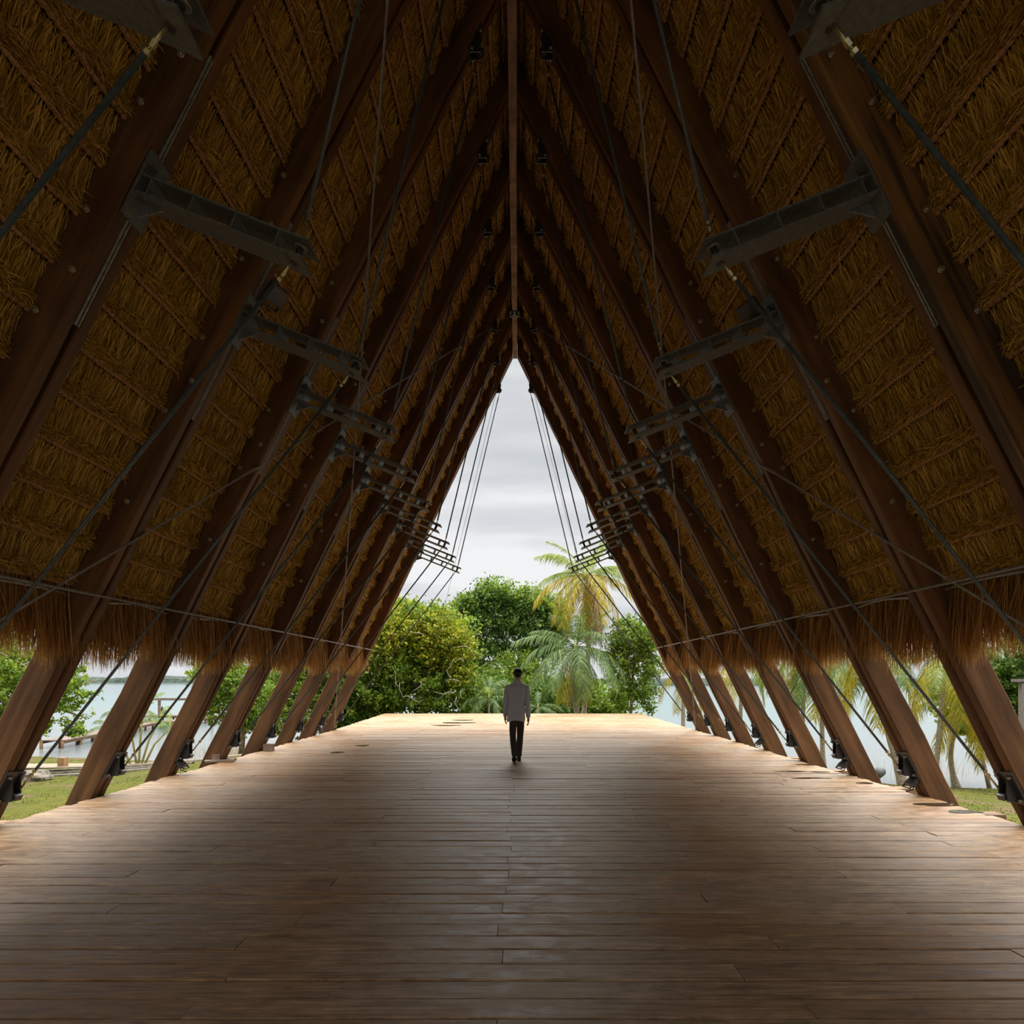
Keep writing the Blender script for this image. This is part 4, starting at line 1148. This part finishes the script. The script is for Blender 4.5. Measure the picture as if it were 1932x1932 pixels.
# face (turned away from the camera)
mb = MB(); mb.tube([(0, .105, 1.665), (0, .135, 1.625), (0, .112, 1.612)], [.008, .015, .010], 8); pchild('nose', mb.mesh('nose', M['skin']))
for e in (-1, 1):
    mb = MB(); mb.tube([(e * .031, .098, 1.652), (e * .031, .112, 1.652)], [.014, .006], 10); pchild('eye', mb.mesh('eye', M['eye']))
    mb = MB(); mb.tube([(e * .074, .02, 1.672), (e * .086, .012, 1.655), (e * .082, .016, 1.63), (e * .072, .024, 1.615)], [.008, .014, .013, .006], 8); pchild('ear', mb.mesh('ear', M['skin']))
mb = MB(); mb.tube([(-.024, .098, 1.588), (0, .108, 1.586), (.024, .098, 1.588)], [.004, .008, .004], 8); pchild('mouth', mb.mesh('mouth', plain('lips', (.35, .14, .11), .5)))
# hair: a close cap covering back and top of the head
bm = bmesh.new(); bmesh.ops.create_uvsphere(bm, u_segments=28, v_segments=20, radius=1)
for v in list(bm.verts):
    d = v.co.copy()
    v.co = Vector((d.x * .083, .020 + d.y * .104, 1.645 + d.z * .092))
    j = 1 + .03 * math.sin(d.x * 23 + d.z * 31) * math.cos(d.y * 27); v.co.x *= j
    if v.co.z < 1.60: v.co.x *= .95
dead = [v for v in bm.verts if (v.co.y > .065 and v.co.z < 1.685) or v.co.z < 1.568 or (v.co.y > .035 and v.co.z < 1.63)]
bmesh.ops.delete(bm, geom=dead, context='VERTS')
me = bpy.data.meshes.new('hair'); bm.to_mesh(me); bm.free(); me.materials.append(M['hair']); me.polygons.foreach_set('use_smooth', [True] * len(me.polygons)); pchild('hair', me)
# shirt: lofted torso with hem, yoke and collar, plus sleeves
rings = [((-.036, -.012, .752), .168, .118), ((-.034, -.01, .80), .172, .122), ((-.030, -.005, .92), .165, .122), ((-.024, 0, 1.05), .158, .118), ((-.020, 0, 1.18), .168, .122),
         ((-.018, 0, 1.29), .182, .122), ((-.017, 0, 1.37), .190, .112), ((-.016, .0, 1.415), .170, .095), ((-.013, 0, 1.45), .112, .080), ((-.010, .002, 1.475), .076, .072), ((-.006, .004, 1.515), .066, .066), ((-.004, .006, 1.53), .064, .066)]
vs, fs = lathe_loft(rings)
vs = [(x + .004 * math.sin(z * 31 + x * 18), y + .006 * math.sin(z * 23 + x * 25), z + (.018 * math.cos((x + .03) * 16) if z < .76 else 0)) for x, y, z in vs]
mb = MB(); mb.add(vs, fs, True); pchild('shirt', mb.mesh('shirt', M['shirt']))
for sh, el, wr, e in ((shL, elL, wrL, -1), (shR, elR, wrR, 1)):
    sh, el, wr = Vector(sh), Vector(el), Vector(wr); pts = []; rs = []
    sh = sh - Vector((e * .004, 0, .022)); top = sh + Vector((-e * .07, 0, .035))
    for a_, b_, ra, rb, n_ in ((top, sh, .046, .060, 3), (sh, el, .060, .052, 7), (el, wr, .053, .041, 7)):
        for q in range(n_):
            t = q / n_; pts.append(a_.lerp(b_, t)); rs.append((ra + (rb - ra) * t) * (1 + .035 * math.sin(len(pts) * 2.3)))
    pts.append(wr); rs.append(.041)
    mb = MB(); mb.tube(pts, rs, 16, True); pchild('sleeve', mb.mesh('sleeve', M['shirt']))
# trousers and shoes
K = Skel(); tp = K.add((-.012, 0, .90), (.150, .105)); 
cr = K.add((-.012, .0, .82), (.150, .105), tp)
for (h, kn, an) in ((hipL, kneeL, ankL), (hipR, kneeR, ankR)):
    h, kn, an = Vector(h), Vector(kn), Vector(an); hh = h.lerp(kn, .28)
    K.chain(cr, [(hh, .083), (h.lerp(kn, .65), .074), (kn, .063), (kn.lerp(an, .35), .064), (kn.lerp(an, .75), .057), (kn.lerp(an, 1.12), .056)])
pchild('trousers', skin_mesh('trousers', K.v, K.e, K.r, tp, M['trousers']))
def shoe(heel, toe, up):
    heel, toe, up = Vector(heel), Vector(toe), Vector(up); d = (toe - heel); L = d.length; d.normalize(); x = d.cross(up).normalized(); up = x.cross(d)
    vs, fs = [], []; prof = ((0, .030, .060), (.05, .037, .085), (.25, .036, .085), (.45, .040, .062), (.7, .047, .046), (.9, .040, .036), (1.0, .020, .022))
    n = 14
    for t, w, h in prof:
        c = heel + d * (L * t)
        for q in range(n):
            a = 2 * math.pi * q / n; yy = math.sin(a); vs.append(c + x * (math.cos(a) * w) + up * ((yy * .5 + .5) * h if yy > -.3 else .0))
    for i in range(len(prof) - 1):
        for q in range(n): fs.append((i * n + q, i * n + (q + 1) % n, i * n + n + (q + 1) % n, i * n + n + q))
    fs += [tuple(reversed(range(n))), tuple((len(prof) - 1) * n + q for q in range(n))]
    mb = MB(); mb.add(vs, fs, True); return mb.mesh('shoe', M['shoe'])
pchild('shoe', shoe((-.062, -.27, .105), (-.066, -.075, -.002), (0, -.25, 1)))
pchild('shoe', shoe((.022, .11, .0), (.020, .38, .002), (0, 0, 1)))

# two small figures seated on the pier
for q, (u, mt, lab) in enumerate(((306, 'trousers', 'person in dark clothes standing by the pergola post on the pier'), (312, 'blue_cloth', 'person in blue clothes sitting beside another on the pier'))):
    c = P(u, 1349, 74.6); c.z = pz + .04; h = .82 if q == 0 else .55
    K = Skel(); a = K.add((0, 0, h * .45), .11); b2 = K.chain(a, [((0, 0, h * .75), .15), ((0, 0, h * .98), .06), ((0, 0, h * 1.14), .095)])
    K.chain(1, [((.2, 0, h * .72), .05), ((.24, -.05, h * .45), .04)]); K.chain(1, [((-.2, 0, h * .72), .05), ((-.22, -.08, h * .42), .04)])
    K.chain(0, [((.1, -.2, h * .40), .08), ((.11, -.36, h * .22), .06), ((.11, -.30, .05), .05)]); K.chain(0, [((-.1, -.2, h * .40), .08), ((-.11, -.36, h * .22), .06), ((-.11, -.30, .05), .05)])
    me = skin_mesh('person', K.v, K.e, K.r, 0, M[mt], 1)
    o = bpy.data.objects.new('person', me); o.location = c; link(o); tag(o, lab, 'person')
bpy.context.view_layer.update()
